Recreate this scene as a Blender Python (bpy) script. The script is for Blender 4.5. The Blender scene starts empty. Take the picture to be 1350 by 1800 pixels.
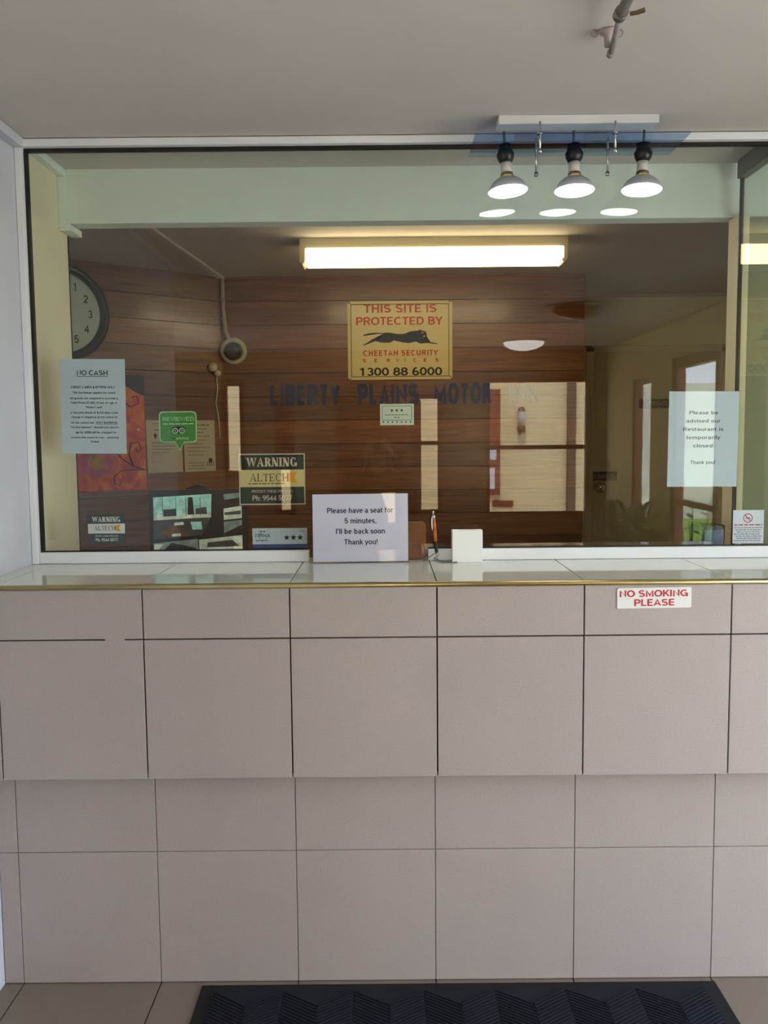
import bpy, bmesh, math, random
from mathutils import Vector, Matrix
random.seed(7)
S = bpy.context.scene
COL = S.collection

# ------------------------------------------------------------------ camera, world, sun, exposure
F, PIT, YAW, ROL = 1500.0, 0.0847, -0.0009, -0.00937
CAM = Vector((0, -2.286, 1.571))
_cp, _sp, _cy, _sy, _cr, _sr = math.cos(PIT), math.sin(PIT), math.cos(YAW), math.sin(YAW), math.cos(ROL), math.sin(ROL)
FWD = Vector((_sy*_cp, _cy*_cp, -_sp)); _r = Vector((_cy, -_sy, 0)); _u = _r.cross(FWD)
RGT = _r*_cr + _u*_sr; UPV = -_r*_sr + _u*_cr
cd = bpy.data.cameras.new('camera'); cam = bpy.data.objects.new('camera', cd); COL.objects.link(cam)
cd.sensor_fit = 'HORIZONTAL'; cd.sensor_width = 36.0; cd.lens = F/1350*36; cd.clip_start = 0.005
cam.matrix_world = Matrix(((RGT.x, UPV.x, -FWD.x, CAM.x), (RGT.y, UPV.y, -FWD.y, CAM.y), (RGT.z, UPV.z, -FWD.z, CAM.z), (0, 0, 0, 1)))
S.camera = cam
S.view_settings.view_transform = 'Standard'; S.view_settings.look = 'None'
S.view_settings.exposure = 0.0; S.view_settings.gamma = 1.0; S.view_settings.use_curve_mapping = False
S.cycles.use_denoising = True
S.cycles.max_bounces = 10; S.cycles.diffuse_bounces = 5; S.cycles.glossy_bounces = 5
S.cycles.transparent_max_bounces = 16; S.cycles.sample_clamp_indirect = 6.0
S.cycles.caustics_reflective = False; S.cycles.caustics_refractive = False

SKY = 12.0
w = bpy.data.worlds.new('overcast_sky'); S.world = w; w.use_nodes = True
bg = w.node_tree.nodes['Background']
tc = w.node_tree.nodes.new('ShaderNodeTexCoord'); sx = w.node_tree.nodes.new('ShaderNodeSeparateXYZ')
rp = w.node_tree.nodes.new('ShaderNodeValToRGB')
rp.color_ramp.elements[0].position = 0.0; rp.color_ramp.elements[0].color = (0.86, 0.92, 1.0, 1)
rp.color_ramp.elements[1].position = 0.9; rp.color_ramp.elements[1].color = (0.60, 0.74, 1.0, 1)
w.node_tree.links.new(tc.outputs['Generated'], sx.inputs[0]); w.node_tree.links.new(sx.outputs['Z'], rp.inputs[0])
w.node_tree.links.new(rp.outputs[0], bg.inputs['Color']); bg.inputs['Strength'].default_value = SKY

sd = bpy.data.lights.new('added_sun', 'SUN'); sd.energy = 16.0; sd.angle = 0.02; sd.color = (1.0, 0.93, 0.82)  # sun lamp added to the overcast sky to brighten the courtyard wall
added_sun = bpy.data.objects.new('added_sun', sd); COL.objects.link(added_sun)
added_sun.rotation_euler = Vector((0.12, -0.5, -0.86)).to_track_quat('-Z', 'Y').to_euler()

def portal(name, loc, rot, a, b):
    l = bpy.data.lights.new(name, 'AREA'); l.shape = 'RECTANGLE'; l.size = a; l.size_y = b
    l.cycles.is_portal = True
    o = bpy.data.objects.new(name, l); COL.objects.link(o); o.location = loc; o.rotation_euler = rot
R90 = math.pi/2
portal('daylight_portal', (2.42, -1.175, 1.05), (0, R90, 0), 1.9, 1.75)      # faces -X
portal('daylight_portal', (2.42, -3.38, 1.1), (0, R90, 0), 2.2, 0.96)
portal('daylight_portal', (-2.78, -4.45, 1.25), (0, -R90, 0), 1.7, 1.5)
portal('daylight_portal', (1.62, -5.95, 1.48), (R90, 0, 0), 1.1, 1.46)     # faces +Y

# ------------------------------------------------------------------ helpers
def lin(c):
    out = []
    for v in c[:3]:
        v /= 255.0
        out.append(v/12.92 if v <= 0.04045 else ((v+0.055)/1.055)**2.4)
    return (*out, 1.0)

def mat(name, rgb, rough=0.5, metal=0.0, vary=0.06, scale=8.0, spec=0.5, coat=0.0, bump=0.0, bscale=60.0, emit=0.0):
    m = bpy.data.materials.new(name); m.use_nodes = True
    nt = m.node_tree; b = nt.nodes['Principled BSDF']; L = nt.links
    b.inputs['Roughness'].default_value = rough; b.inputs['Metallic'].default_value = metal
    b.inputs['Specular IOR Level'].default_value = spec; b.inputs['Coat Weight'].default_value = coat
    b.inputs['Coat Roughness'].default_value = 0.15
    c = lin(rgb)
    if vary > 0:
        t = nt.nodes.new('ShaderNodeTexCoord'); n = nt.nodes.new('ShaderNodeTexNoise'); r = nt.nodes.new('ShaderNodeValToRGB')
        n.inputs['Scale'].default_value = scale; n.inputs['Detail'].default_value = 4
        L.new(t.outputs['Object'], n.inputs['Vector']); L.new(n.outputs['Fac'], r.inputs[0])
        r.color_ramp.elements[0].position = 0.3; r.color_ramp.elements[1].position = 0.7
        r.color_ramp.elements[0].color = (*[max(0, v*(1-vary)) for v in c[:3]], 1)
        r.color_ramp.elements[1].color = (*[min(1, v*(1+vary)) for v in c[:3]], 1)
        L.new(r.outputs[0], b.inputs['Base Color'])
        if emit: L.new(r.outputs[0], b.inputs['Emission Color'])
        if bump:
            n2 = nt.nodes.new('ShaderNodeTexNoise'); n2.inputs['Scale'].default_value = bscale
            bp = nt.nodes.new('ShaderNodeBump'); bp.inputs['Strength'].default_value = bump; bp.inputs['Distance'].default_value = 0.002
            L.new(t.outputs['Object'], n2.inputs['Vector']); L.new(n2.outputs['Fac'], bp.inputs['Height']); L.new(bp.outputs[0], b.inputs['Normal'])
    else:
        b.inputs['Base Color'].default_value = c
        b.inputs['Emission Color'].default_value = c
    b.inputs['Emission Strength'].default_value = emit
    return m

def emitter(name, rgb, strength):
    m = bpy.data.materials.new(name); m.use_nodes = True; nt = m.node_tree
    nt.nodes.remove(nt.nodes['Principled BSDF']); e = nt.nodes.new('ShaderNodeEmission')
    e.inputs['Color'].default_value = (*rgb, 1); e.inputs['Strength'].default_value = strength
    nt.links.new(e.outputs[0], nt.nodes['Material Output'].inputs['Surface']); return m

def glass(name, tint=(0.97, 0.99, 0.98), ior=1.5, rough=0.0):
    m = bpy.data.materials.new(name); m.use_nodes = True; nt = m.node_tree
    nt.nodes.remove(nt.nodes['Principled BSDF'])
    t = nt.nodes.new('ShaderNodeBsdfTransparent'); t.inputs['Color'].default_value = (*tint, 1)
    g = nt.nodes.new('ShaderNodeBsdfGlossy'); g.inputs['Roughness'].default_value = rough
    # Fresnel from the face-on angle so both faces of the sheet read as air-to-glass
    ge = nt.nodes.new('ShaderNodeNewGeometry'); d = nt.nodes.new('ShaderNodeVectorMath'); d.operation = 'DOT_PRODUCT'
    ab = nt.nodes.new('ShaderNodeMath'); ab.operation = 'ABSOLUTE'
    om = nt.nodes.new('ShaderNodeMath'); om.operation = 'SUBTRACT'; om.inputs[0].default_value = 1.0
    pw = nt.nodes.new('ShaderNodeMath'); pw.operation = 'POWER'; pw.inputs[1].default_value = 5.0
    r0 = ((ior-1)/(ior+1))**2
    ma = nt.nodes.new('ShaderNodeMath'); ma.operation = 'MULTIPLY_ADD'; ma.inputs[1].default_value = 1-r0; ma.inputs[2].default_value = r0
    mx = nt.nodes.new('ShaderNodeMixShader'); L = nt.links
    L.new(ge.outputs['Incoming'], d.inputs[0]); L.new(ge.outputs['Normal'], d.inputs[1]); L.new(d.outputs['Value'], ab.inputs[0])
    L.new(ab.outputs[0], om.inputs[1]); L.new(om.outputs[0], pw.inputs[0]); L.new(pw.outputs[0], ma.inputs[0])
    L.new(ma.outputs[0], mx.inputs[0]); L.new(t.outputs[0], mx.inputs[1]); L.new(g.outputs[0], mx.inputs[2])
    L.new(mx.outputs[0], nt.nodes['Material Output'].inputs['Surface'])
    return m

def box(bm, x0, x1, y0, y1, z0, z1, mi=0):
    vs = [bm.verts.new(p) for p in ((x0,y0,z0),(x1,y0,z0),(x1,y1,z0),(x0,y1,z0),(x0,y0,z1),(x1,y0,z1),(x1,y1,z1),(x0,y1,z1))]
    for q in ((0,3,2,1),(4,5,6,7),(0,1,5,4),(1,2,6,5),(2,3,7,6),(3,0,4,7)):
        f = bm.faces.new([vs[i] for i in q]); f.material_index = mi

def frame_of(d):
    d = d.normalized(); a = Vector((0,0,1)) if abs(d.z) < 0.9 else Vector((1,0,0))
    u = d.cross(a).normalized(); return u, d.cross(u).normalized()

def tube(bm, pts, rad, n=12, mi=0, cap=True):
    pts = [Vector(p) for p in pts]; rad = rad if isinstance(rad, (list, tuple)) else [rad]*len(pts); rings = []
    u = None
    for i, p in enumerate(pts):
        d = (pts[min(i+1, len(pts)-1)] - pts[max(i-1, 0)]).normalized()
        if u is None: u, v = frame_of(d)
        else:
            u = (u - d*u.dot(d)).normalized(); v = d.cross(u)
        rings.append([bm.verts.new(p + (u*math.cos(2*math.pi*k/n) + v*math.sin(2*math.pi*k/n))*rad[i]) for k in range(n)])
    for a, b in zip(rings, rings[1:]):
        for k in range(n):
            f = bm.faces.new((a[k], a[(k+1) % n], b[(k+1) % n], b[k])); f.material_index = mi; f.smooth = True
    if cap:
        for r_, rev in ((rings[0], True), (rings[-1], False)):
            f = bm.faces.new(r_[::-1] if rev else r_); f.material_index = mi

def lathe(bm, prof, axis=(0,0,1), org=(0,0,0), n=32, mi=0, smooth=True):
    d = Vector(axis).normalized(); u, v = frame_of(d); o = Vector(org); rings = []
    for r, h in prof:
        if r < 1e-6: rings.append([bm.verts.new(o + d*h)])
        else: rings.append([bm.verts.new(o + d*h + (u*math.cos(2*math.pi*k/n)+v*math.sin(2*math.pi*k/n))*r) for k in range(n)])
    for a, b in zip(rings, rings[1:]):
        for k in range(n):
            q = [a[k % len(a)], a[(k+1) % len(a)], b[(k+1) % len(b)], b[k % len(b)]]; q2 = []
            for x in q:
                if x not in q2: q2.append(x)
            if len(q2) > 2:
                f = bm.faces.new(q2); f.material_index = mi; f.smooth = smooth

def prism(bm, pts, y0, y1, mi=0):
    """outline in XZ extruded from y0 (front) to y1 (back)"""
    a = [bm.verts.new((x, y0, z)) for x, z in pts]; b = [bm.verts.new((x, y1, z)) for x, z in pts]; n = len(pts)
    for f in (bm.faces.new(a), bm.faces.new(b[::-1])): f.material_index = mi
    for i in range(n):
        f = bm.faces.new((a[i], b[i], b[(i+1) % n], a[(i+1) % n])); f.material_index = mi

def flat(bm, pts, y, mi=0):
    f = bm.faces.new([bm.verts.new((x, y, z)) for x, z in pts]); f.material_index = mi

def rrect(x0, x1, z0, z1, r, n=5):
    out = []
    for cx, cz, a in ((x1-r, z0+r, -90), (x1-r, z1-r, 0), (x0+r, z1-r, 90), (x0+r, z0+r, 180)):
        for k in range(n+1):
            t = math.radians(a + 90*k/n); out.append((cx+r*math.cos(t), cz+r*math.sin(t)))
    return out

def star(cx, cz, r):
    return [(cx + (r if k % 2 == 0 else r*0.42)*math.sin(math.pi*k/5), cz + (r if k % 2 == 0 else r*0.42)*math.cos(math.pi*k/5)) for k in range(10)]

def disc(cx, cz, r, n=28, r2=None):
    r2 = r2 or r
    return [(cx+r*math.cos(2*math.pi*k/n), cz+r2*math.sin(2*math.pi*k/n)) for k in range(n)]

def ring(bm, cx, cz, r0, r1, y, mi=0, n=28, a0=0, a1=360):
    for k in range(n):
        t, s = math.radians(a0+(a1-a0)*k/n), math.radians(a0+(a1-a0)*(k+1)/n)
        flat(bm, [(cx+r0*math.cos(t), cz+r0*math.sin(t)), (cx+r1*math.cos(t), cz+r1*math.sin(t)), (cx+r1*math.cos(s), cz+r1*math.sin(s)), (cx+r0*math.cos(s), cz+r0*math.sin(s))], y, mi)

def obj(name, bm, mats, parent=None, loc=None, rotz=None, bevel=0.0, seg=2):
    bmesh.ops.recalc_face_normals(bm, faces=bm.faces)
    me = bpy.data.meshes.new(name); bm.to_mesh(me); bm.free()
    for m in (mats if isinstance(mats, (list, tuple)) else [mats]): me.materials.append(m)
    o = bpy.data.objects.new(name, me); COL.objects.link(o)
    if parent: o.parent = parent
    if loc: o.location = loc
    if rotz is not None: o.rotation_euler = (0, 0, rotz)
    if bevel:
        b = o.modifiers.new('bevel', 'BEVEL'); b.width = bevel; b.segments = seg; b.limit_method = 'ANGLE'
    return o

def B(): return bmesh.new()
def boxobj(name, dims, m, parent=None, bevel=0.0, **k):
    bm = B(); box(bm, *dims); return obj(name, bm, m, parent, bevel=bevel, **k)
def tag(o, label, cat, group=None, kind=None):
    o['label'] = label; o['category'] = cat
    if group: o['group'] = group
    if kind: o['kind'] = kind
    return o
def struct(o, label=None):
    o['kind'] = 'structure'
    if label: o['label'] = label
    return o
def empty(name, loc=(0,0,0), rotz=0.0):
    o = bpy.data.objects.new(name, None); COL.objects.link(o); o.location = loc; o.rotation_euler = (0,0,rotz); o.empty_display_size = 0.05
    return o

# ---- a plain sans alphabet drawn as strokes (cap height 1): advance, then the strokes as lists of points
def arc(cx, cz, rx, rz, a0, a1):
    n = max(3, int(abs(a1-a0)/22))
    return [(cx+rx*math.cos(math.radians(a0+(a1-a0)*k/n)), cz+rz*math.sin(math.radians(a0+(a1-a0)*k/n))) for k in range(n+1)]
STEM = [(.13, 0), (.13, 1)]
LETTER = {
    ' ': (.30, []),
    'A': (.74, [[(.07,0),(.37,.97),(.67,0)], [(.18,.30),(.56,.30)]]),
    'B': (.71, [STEM, [(.13,.92),(.37,.92)]+arc(.37,.715,.19,.205,90,-90)+[(.13,.51)], [(.13,.51),(.39,.51)]+arc(.39,.295,.22,.215,90,-90)+[(.13,.08)]]),
    'C': (.76, [arc(.40,.5,.31,.42,48,312)]),
    'D': (.76, [STEM, [(.13,.92),(.32,.92)]+arc(.32,.5,.33,.42,90,-90)+[(.13,.08)]]),
    'E': (.66, [STEM, [(.13,.92),(.59,.92)], [(.13,.51),(.55,.51)], [(.13,.08),(.60,.08)]]),
    'F': (.62, [STEM, [(.13,.92),(.57,.92)], [(.13,.49),(.53,.49)]]),
    'G': (.80, [arc(.41,.5,.32,.42,48,335)+[(.70,.46)], [(.44,.46),(.75,.46)], [(.70,.46),(.70,0)]]),
    'H': (.76, [STEM, [(.63,0),(.63,1)], [(.13,.51),(.63,.51)]]),
    'I': (.27, [STEM]),
    'J': (.56, [[(.42,1),(.42,.28)]+arc(.25,.28,.17,.20,0,-170)]),
    'K': (.71, [STEM, [(.63,1),(.16,.40)], [(.30,.58),(.65,0)]]),
    'L': (.60, [STEM, [(.13,.08),(.56,.08)]]),
    'M': (.88, [[(.13,0),(.13,.97),(.44,.16),(.75,.97),(.75,0)]]),
    'N': (.76, [[(.13,0),(.13,.96),(.63,.04),(.63,1)]]),
    'O': (.82, [arc(.41,.5,.33,.42,0,360)]),
    'P': (.68, [STEM, [(.13,.92),(.38,.92)]+arc(.38,.685,.22,.235,90,-90)+[(.13,.45)]]),
    'R': (.73, [STEM, [(.13,.92),(.39,.92)]+arc(.39,.70,.21,.22,90,-90)+[(.13,.48)], [(.40,.48),(.63,0)]]),
    'S': (.70, [arc(.35,.715,.23,.205,25,270)+arc(.35,.295,.24,.215,90,-155)]),
    'T': (.64, [[(.03,.92),(.61,.92)], [(.32,.92),(.32,0)]]),
    'U': (.74, [[(.13,1),(.13,.33)]+arc(.37,.33,.24,.25,180,360)+[(.61,1)]]),
    'V': (.70, [[(.06,1),(.35,.03),(.64,1)]]),
    'W': (.98, [[(.06,1),(.275,.03),(.49,.97),(.705,.03),(.92,1)]]),
    'X': (.68, [[(.06,1),(.62,0)], [(.62,1),(.06,0)]]),
    'Y': (.68, [[(.05,1),(.34,.44),(.63,1)], [(.34,.44),(.34,0)]]),
    'Z': (.64, [[(.06,.92),(.56,.92),(.08,.08),(.59,.08)]]),
    'a': (.57, [arc(.27,.47,.17,.18,155,0)+[(.44,0)], arc(.26,.215,.17,.145,0,360)]),
    'b': (.62, [STEM, arc(.32,.36,.19,.29,0,360)]),
    'c': (.54, [arc(.30,.36,.20,.29,50,310)]),
    'd': (.62, [[(.49,0),(.49,1)], arc(.30,.36,.19,.29,0,360)]),
    'e': (.60, [[(.10,.37),(.50,.37)], arc(.30,.36,.20,.29,3,312)]),
    'f': (.37, [arc(.31,.80,.14,.13,75,180)+[(.17,0)], [(.03,.65),(.35,.65)]]),
    'g': (.62, [arc(.30,.36,.19,.29,0,360), [(.49,.72),(.49,-.06)]+arc(.30,-.06,.19,.16,0,-150)]),
    'h': (.62, [STEM, [(.13,.40)]+arc(.31,.45,.18,.20,180,0)+[(.49,0)]]),
    'i': (.26, [[(.13,0),(.13,.72)], [(.13,.85),(.13,1)]]),
    'j': (.27, [[(.13,.72),(.13,-.10)]+arc(.03,-.10,.10,.12,0,-90), [(.13,.85),(.13,1)]]),
    'k': (.53, [STEM, [(.47,.72),(.15,.30)], [(.25,.42),(.49,0)]]),
    'l': (.26, [STEM]),
    'm': (.94, [[(.13,0),(.13,.72)], [(.13,.42)]+arc(.30,.45,.17,.20,180,0)+[(.47,0)], [(.47,.42)]+arc(.64,.45,.17,.20,180,0)+[(.81,0)]]),
    'n': (.62, [[(.13,0),(.13,.72)], [(.13,.40)]+arc(.31,.45,.18,.20,180,0)+[(.49,0)]]),
    'o': (.62, [arc(.31,.36,.21,.29,0,360)]),
    'p': (.62, [[(.13,-.24),(.13,.72)], arc(.32,.36,.19,.29,0,360)]),
    'q': (.62, [[(.49,-.24),(.49,.72)], arc(.30,.36,.19,.29,0,360)]),
    'r': (.40, [[(.13,0),(.13,.72)], [(.13,.40)]+arc(.33,.45,.20,.20,180,80)]),
    's': (.50, [arc(.25,.515,.16,.135,25,270)+arc(.25,.215,.17,.145,90,-155)]),
    't': (.37, [[(.16,.92),(.16,.20)]+arc(.28,.20,.12,.13,180,285), [(.03,.65),(.34,.65)]]),
    'u': (.61, [[(.12,.72),(.12,.28)]+arc(.30,.27,.18,.20,180,360), [(.48,.72),(.48,0)]]),
    'v': (.54, [[(.06,.72),(.27,.03),(.48,.72)]]),
    'w': (.80, [[(.06,.72),(.23,.03),(.40,.69),(.57,.03),(.74,.72)]]),
    'x': (.52, [[(.06,.72),(.46,0)], [(.46,.72),(.06,0)]]),
    'y': (.54, [[(.06,.72),(.28,.03)], [(.49,.72),(.22,-.10),(.10,-.20)]]),
    'z': (.50, [[(.06,.65),(.43,.65),(.07,.07),(.45,.07)]]),
    '0': (.64, [arc(.32,.5,.23,.42,0,360)]),
    '1': (.64, [[(.14,.76),(.36,.93)], [(.36,1),(.36,0)]]),
    '2': (.64, [arc(.32,.69,.22,.23,165,-35)+[(.10,.08),(.57,.08)]]),
    '3': (.64, [arc(.31,.715,.20,.205,150,-90), arc(.31,.295,.23,.215,90,-150)]),
    '4': (.64, [[(.45,0),(.45,.94),(.08,.30),(.60,.30)]]),
    '5': (.64, [[(.54,.92),(.17,.92),(.13,.47)]+arc(.31,.33,.23,.25,130,-150)]),
    '6': (.64, [arc(.32,.30,.22,.22,0,360), arc(.36,.36,.26,.56,185,75)]),
    '7': (.64, [[(.06,.92),(.56,.92),(.25,0)]]),
    '8': (.64, [arc(.32,.715,.19,.205,0,360), arc(.32,.295,.23,.215,0,360)]),
    '9': (.64, [arc(.32,.70,.22,.22,0,360), arc(.28,.64,.26,.56,5,-105)]),
    '.': (.26, [[(.13,0),(.13,.15)]]), ',': (.26, [[(.15,.14),(.10,-.12)]]), ':': (.26, [[(.13,0),(.13,.15)], [(.13,.52),(.13,.67)]]),
    '!': (.28, [[(.14,0),(.14,.15)], [(.14,.28),(.14,1)]]), '-': (.36, [[(.05,.36),(.31,.36)]]), '*': (.40, [[(.20,1),(.20,.66)], [(.06,.92),(.34,.74)], [(.34,.92),(.06,.74)]]),
    '(': (.34, [arc(.42,.4,.28,.62,125,235)]), ')': (.34, [arc(-.08,.4,.28,.62,55,-55)]), "'": (.22, [[(.13,1),(.09,.72)]]), '"': (.36, [[(.11,1),(.09,.72)], [(.26,1),(.24,.72)]]),
    '$': (.64, [arc(.32,.715,.21,.205,25,270)+arc(.32,.295,.22,.215,90,-155), [(.32,1.08),(.32,-.08)]]),
    '%': (.90, [arc(.22,.72,.14,.20,0,360), arc(.68,.28,.14,.20,0,360), [(.68,1),(.22,0)]]),
    '&': (.78, [[(.68,0),(.20,.66)]+arc(.32,.76,.16,.16,200,-30)+[(.16,.38)]+arc(.30,.26,.20,.19,140,300)+[(.64,.48)]]),
}
def band(bm, pts, t, put, y, mi):
    """a line of even thickness t along pts, mitred at the corners"""
    shut = len(pts) > 3 and abs(pts[0][0]-pts[-1][0]) < 1e-4 and abs(pts[0][1]-pts[-1][1]) < 1e-4
    p = [Vector(q) for q in (pts[:-1] if shut else pts)]; n = len(p); L, R = [], []
    for i in range(n):
        a = p[i-1] if (shut or i > 0) else None; b = p[(i+1) % n] if (shut or i < n-1) else None
        d0 = (p[i]-a).normalized() if a is not None else None; d1 = (b-p[i]).normalized() if b is not None else None
        d0 = d0 or d1; d1 = d1 or d0; n0 = Vector((-d0.y, d0.x)); n1 = Vector((-d1.y, d1.x)); m = n0+n1
        m = m.normalized() if m.length > 1e-3 else n0; m = m*(t/2/max(m.dot(n0), .42))
        L.append(p[i]+m); R.append(p[i]-m)
    vl = [bm.verts.new((*put(v),)[:1]+(y,)+(*put(v),)[1:]) for v in L]; vr = [bm.verts.new((*put(v),)[:1]+(y,)+(*put(v),)[1:]) for v in R]
    for i in range(n if shut else n-1):
        k = (i+1) % n; f = bm.faces.new((vl[i], vr[i], vr[k], vl[k])); f.material_index = mi
def text_mesh(bm, s, cx, cz, h, y=-0.0006, w=None, bold=0.0, mi=0, maxw=None, space=1.0):
    """letters with cap height h centred on (cx, cz), in the XZ plane facing -Y"""
    t = .115 + 3.0*bold; x = 0.0; run = []
    for c in s:
        a, st = LETTER[c]; run.append((x, st, 0.0 if (c.isupper() or c.isdigit()) else -.3)); x += (a+(t-.14)*.6)*space
    xs = [x_+p[0] for x_, st, _ in run for l in st for p in l]; x0, x1 = min(xs)-t/2, max(xs)+t/2; kx = h
    if w: kx = w/(x1-x0)
    elif maxw and (x1-x0)*h > maxw: kx = maxw/(x1-x0)
    n = 0
    for x_, st, lo in run:
        for l in st:
            n += 1; band(bm, l, t, lambda v: (cx+(x_+v.x-(x0+x1)/2)*kx, cz+(min(max(v.y, lo), 1.02)-.5)*h), y-(n % 3)*.00003, mi)
    return (x1-x0)*kx

# ---- a small slab-serif alphabet for the alarm stickers (unit cap height)
def _r(x0, x1, z0, z1): return [(x0,z0),(x1,z0),(x1,z1),(x0,z1)]
def _stem(x, t): return [_r(x, x+t, 0, 1), _r(x-.09, x+t+.09, 0, .07), _r(x-.09, x+t+.09, .93, 1)]
def _arc(cx, cz, rx, rz, tx, tz, a0, a1, n=12):
    out = []
    for k in range(n):
        t, s = math.radians(a0+(a1-a0)*k/n), math.radians(a0+(a1-a0)*(k+1)/n)
        out.append([(cx+(rx-tx)*math.cos(t), cz+(rz-tz)*math.sin(t)), (cx+rx*math.cos(t), cz+rz*math.sin(t)), (cx+rx*math.cos(s), cz+rz*math.sin(s)), (cx+(rx-tx)*math.cos(s), cz+(rz-tz)*math.sin(s))])
    return out
def serif_glyph(c, T):
    t = T*.45
    if c == 'I': return T+.2, _stem(.1, T)
    if c == 'N': return .95, [_r(.12,.12+t,0,1), _r(.75,.75+t,0,1), [(.06,1),(.06+T*1.2,1),(.75+t,0),(.75+t-T*1.2,0)], _r(.02,.3,0,.07), _r(.64,.94,.93,1), _r(.0,.2,.93,1)]
    if c == 'H': return .95, _stem(.1,T)+_stem(.85-T,T)+[_r(.1,.85,.46,.46+t)]
    if c == 'L': return .78, _stem(.1,T)+[_r(.1,.72,0,.07), _r(.65,.72,0,.28)]
    if c == 'T': return .8, [_r(.4-T/2,.4+T/2,0,1), _r(.25,.55,0,.07), _r(.04,.76,.93,1), _r(.04,.11,.72,1), _r(.69,.76,.72,1)]
    if c == 'E': return .8, _stem(.1,T)+[_r(.1,.72,0,.07), _r(.1,.72,.93,1), _r(.1,.5,.46,.53), _r(.65,.72,0,.25), _r(.65,.72,.75,1), _r(.46,.53,.36,.63)]
    if c == 'R': return .92, _stem(.1,T)+_arc(.3+T*.3,.74,.42,.26,T,.07,-90,90)+[_r(.1,.42,.93,1), _r(.1,.42,.48,.55), [(.38,.5),(.38+T,.5),(.92,0),(.92-T*1.1,0)], _r(.7,.95,0,.07)]
    if c == 'A': return .98, [[(.47,1),(.55,1),(.9,0),(.9-T*1.15,0)], [(.44,.95),(.52,1),(.17,0),(.17-t,0)], _r(.26,.68,.3,.37), _r(0,.3,0,.07), _r(.58,1.0,0,.07)]
    if c == 'W': return 1.42, [[(.05,1),(.05+T*1.15,1),(.48,0),(.4,0)], [(.66,1),(.66+t,1),(.46,0),(.4,0)], [(.6,1),(.6+T*1.15,1),(1.03,0),(.95,0)], [(1.26,1),(1.26+t,1),(1.02,0),(.95,0)], _r(-.02,.34,.93,1), _r(.52,.9,.93,1), _r(1.12,1.44,.93,1)]
    if c == 'C': return .88, _arc(.48,.5,.42,.52,T,.07,50,310,18)+[_r(.7,.77,.66,.98)]
    if c == 'G': return .98, _arc(.48,.5,.42,.52,T,.07,50,320,18)+[_r(.7,.77,.7,.98), _r(.68,.68+T,.02,.42), _r(.56,.98,.36,.43)]
    return .5, []
def serif_text(bm, s, cx, cz, h, w, T=.2, y=-.0006, mi=0):
    x = 0; polys = []
    for c in s:
        a, ps = serif_glyph(c, T); polys += [[(px+x, pz) for px, pz in p] for p in ps]; x += a+.04
    k = w/x
    for i, p in enumerate(polys): flat(bm, [(cx+(px-x/2)*k, cz+(pz-.5)*h) for px, pz in p], y-(i % 7)*0.00002, mi)
def bars(bm, x0, x1, z, h, y=-.0006, mi=0, seed=0):
    """a line of print too small to read"""
    rnd = random.Random(seed); x = x0
    while x < x1:
        l = rnd.uniform(2.0, 6.5)*h; e = min(x+l, x1); flat(bm, _r(x, e, z-h/2, z+h/2), y, mi); x = e+h*.9

# ------------------------------------------------------------------ materials
M = {}
M['ceil'] = mat('white_ceiling_paint', (206, 198, 191), 0.9, vary=.03, scale=3)
M['wall'] = mat('white_wall_paint', (200, 203, 212), 0.85, vary=.03, scale=4)
M['beige'] = mat('beige_wall_paint', (234, 224, 196), 0.8, vary=.04, scale=4)
M['cream'] = mat('cream_wall_paint', (230, 206, 158), 0.85, vary=.04, scale=3)
M['beam'] = mat('pale_green_beam_paint', (228, 236, 230), 0.75, vary=.02)
M['alu'] = mat('white_aluminium', (240, 242, 246), 0.35, vary=.02, scale=5)
M['grey_alu'] = mat('grey_aluminium', (110, 110, 108), 0.4, metal=.4, vary=.03)
M['black_rub'] = mat('black_rubber', (18, 16, 14), 0.6, vary=.1)
M['grout'] = mat('dark_grout', (74, 60, 50), 0.95, vary=.2, scale=30)
M['grout_pale'] = mat('pale_grout', (148, 138, 132), 0.95, vary=.1, scale=30)
M['brass'] = mat('brass_edge', (204, 184, 128), 0.3, metal=1.0, vary=.08, scale=20)
M['chrome'] = mat('chrome', (205, 205, 205), 0.15, metal=1.0, vary=.02)
M['steel'] = mat('brushed_steel', (150, 148, 142), 0.35, metal=.9, vary=.05)
M['white'] = mat('white_plastic', (226, 226, 222), 0.4, vary=.02)
M['grey_pl'] = mat('grey_plastic', (150, 145, 140), 0.5, vary=.04)
M['black'] = mat('black_plastic', (17, 18, 20), 0.35, vary=.1)
M['ink'] = mat('black_ink', (20, 22, 26), 0.7, vary=0)
M['ink_grey'] = mat('grey_ink', (92, 98, 104), 0.7, vary=0)
M['paper'] = mat('white_paper', (226, 227, 242), 0.8, vary=.015, scale=6)
M['paper_blue'] = mat('cool_white_paper', (196, 208, 220), 0.8, vary=.02, scale=6)
M['paper_old'] = mat('cream_paper', (198, 182, 158), 0.8, vary=.03, scale=9)
M['red'] = mat('red_ink', (190, 28, 40), 0.6, vary=0)
M['red_old'] = mat('orange_red_ink', (200, 70, 44), 0.6, vary=0)
M['green'] = mat('dark_green_sticker', (10, 44, 34), 0.45, vary=.05)
M['bubble'] = mat('leaf_green_sticker', (40, 130, 34), 0.45, vary=.04)
M['bubble_edge'] = mat('pale_green_edge', (170, 214, 168), 0.5, vary=0)
M['orange'] = mat('orange_print', (232, 160, 30), 0.5, vary=0)
M['navy'] = mat('navy_lettering', (22, 34, 56), 0.5, vary=.05)
M['blue'] = mat('blue_print', (36, 62, 130), 0.5, vary=0)
M['sign'] = mat('yellowed_sign', (216, 194, 132), 0.4, vary=.03, scale=5, coat=.2)
M['timber_red'] = mat('red_brown_timber', (128, 58, 34), 0.4, vary=.18, scale=14)
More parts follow.
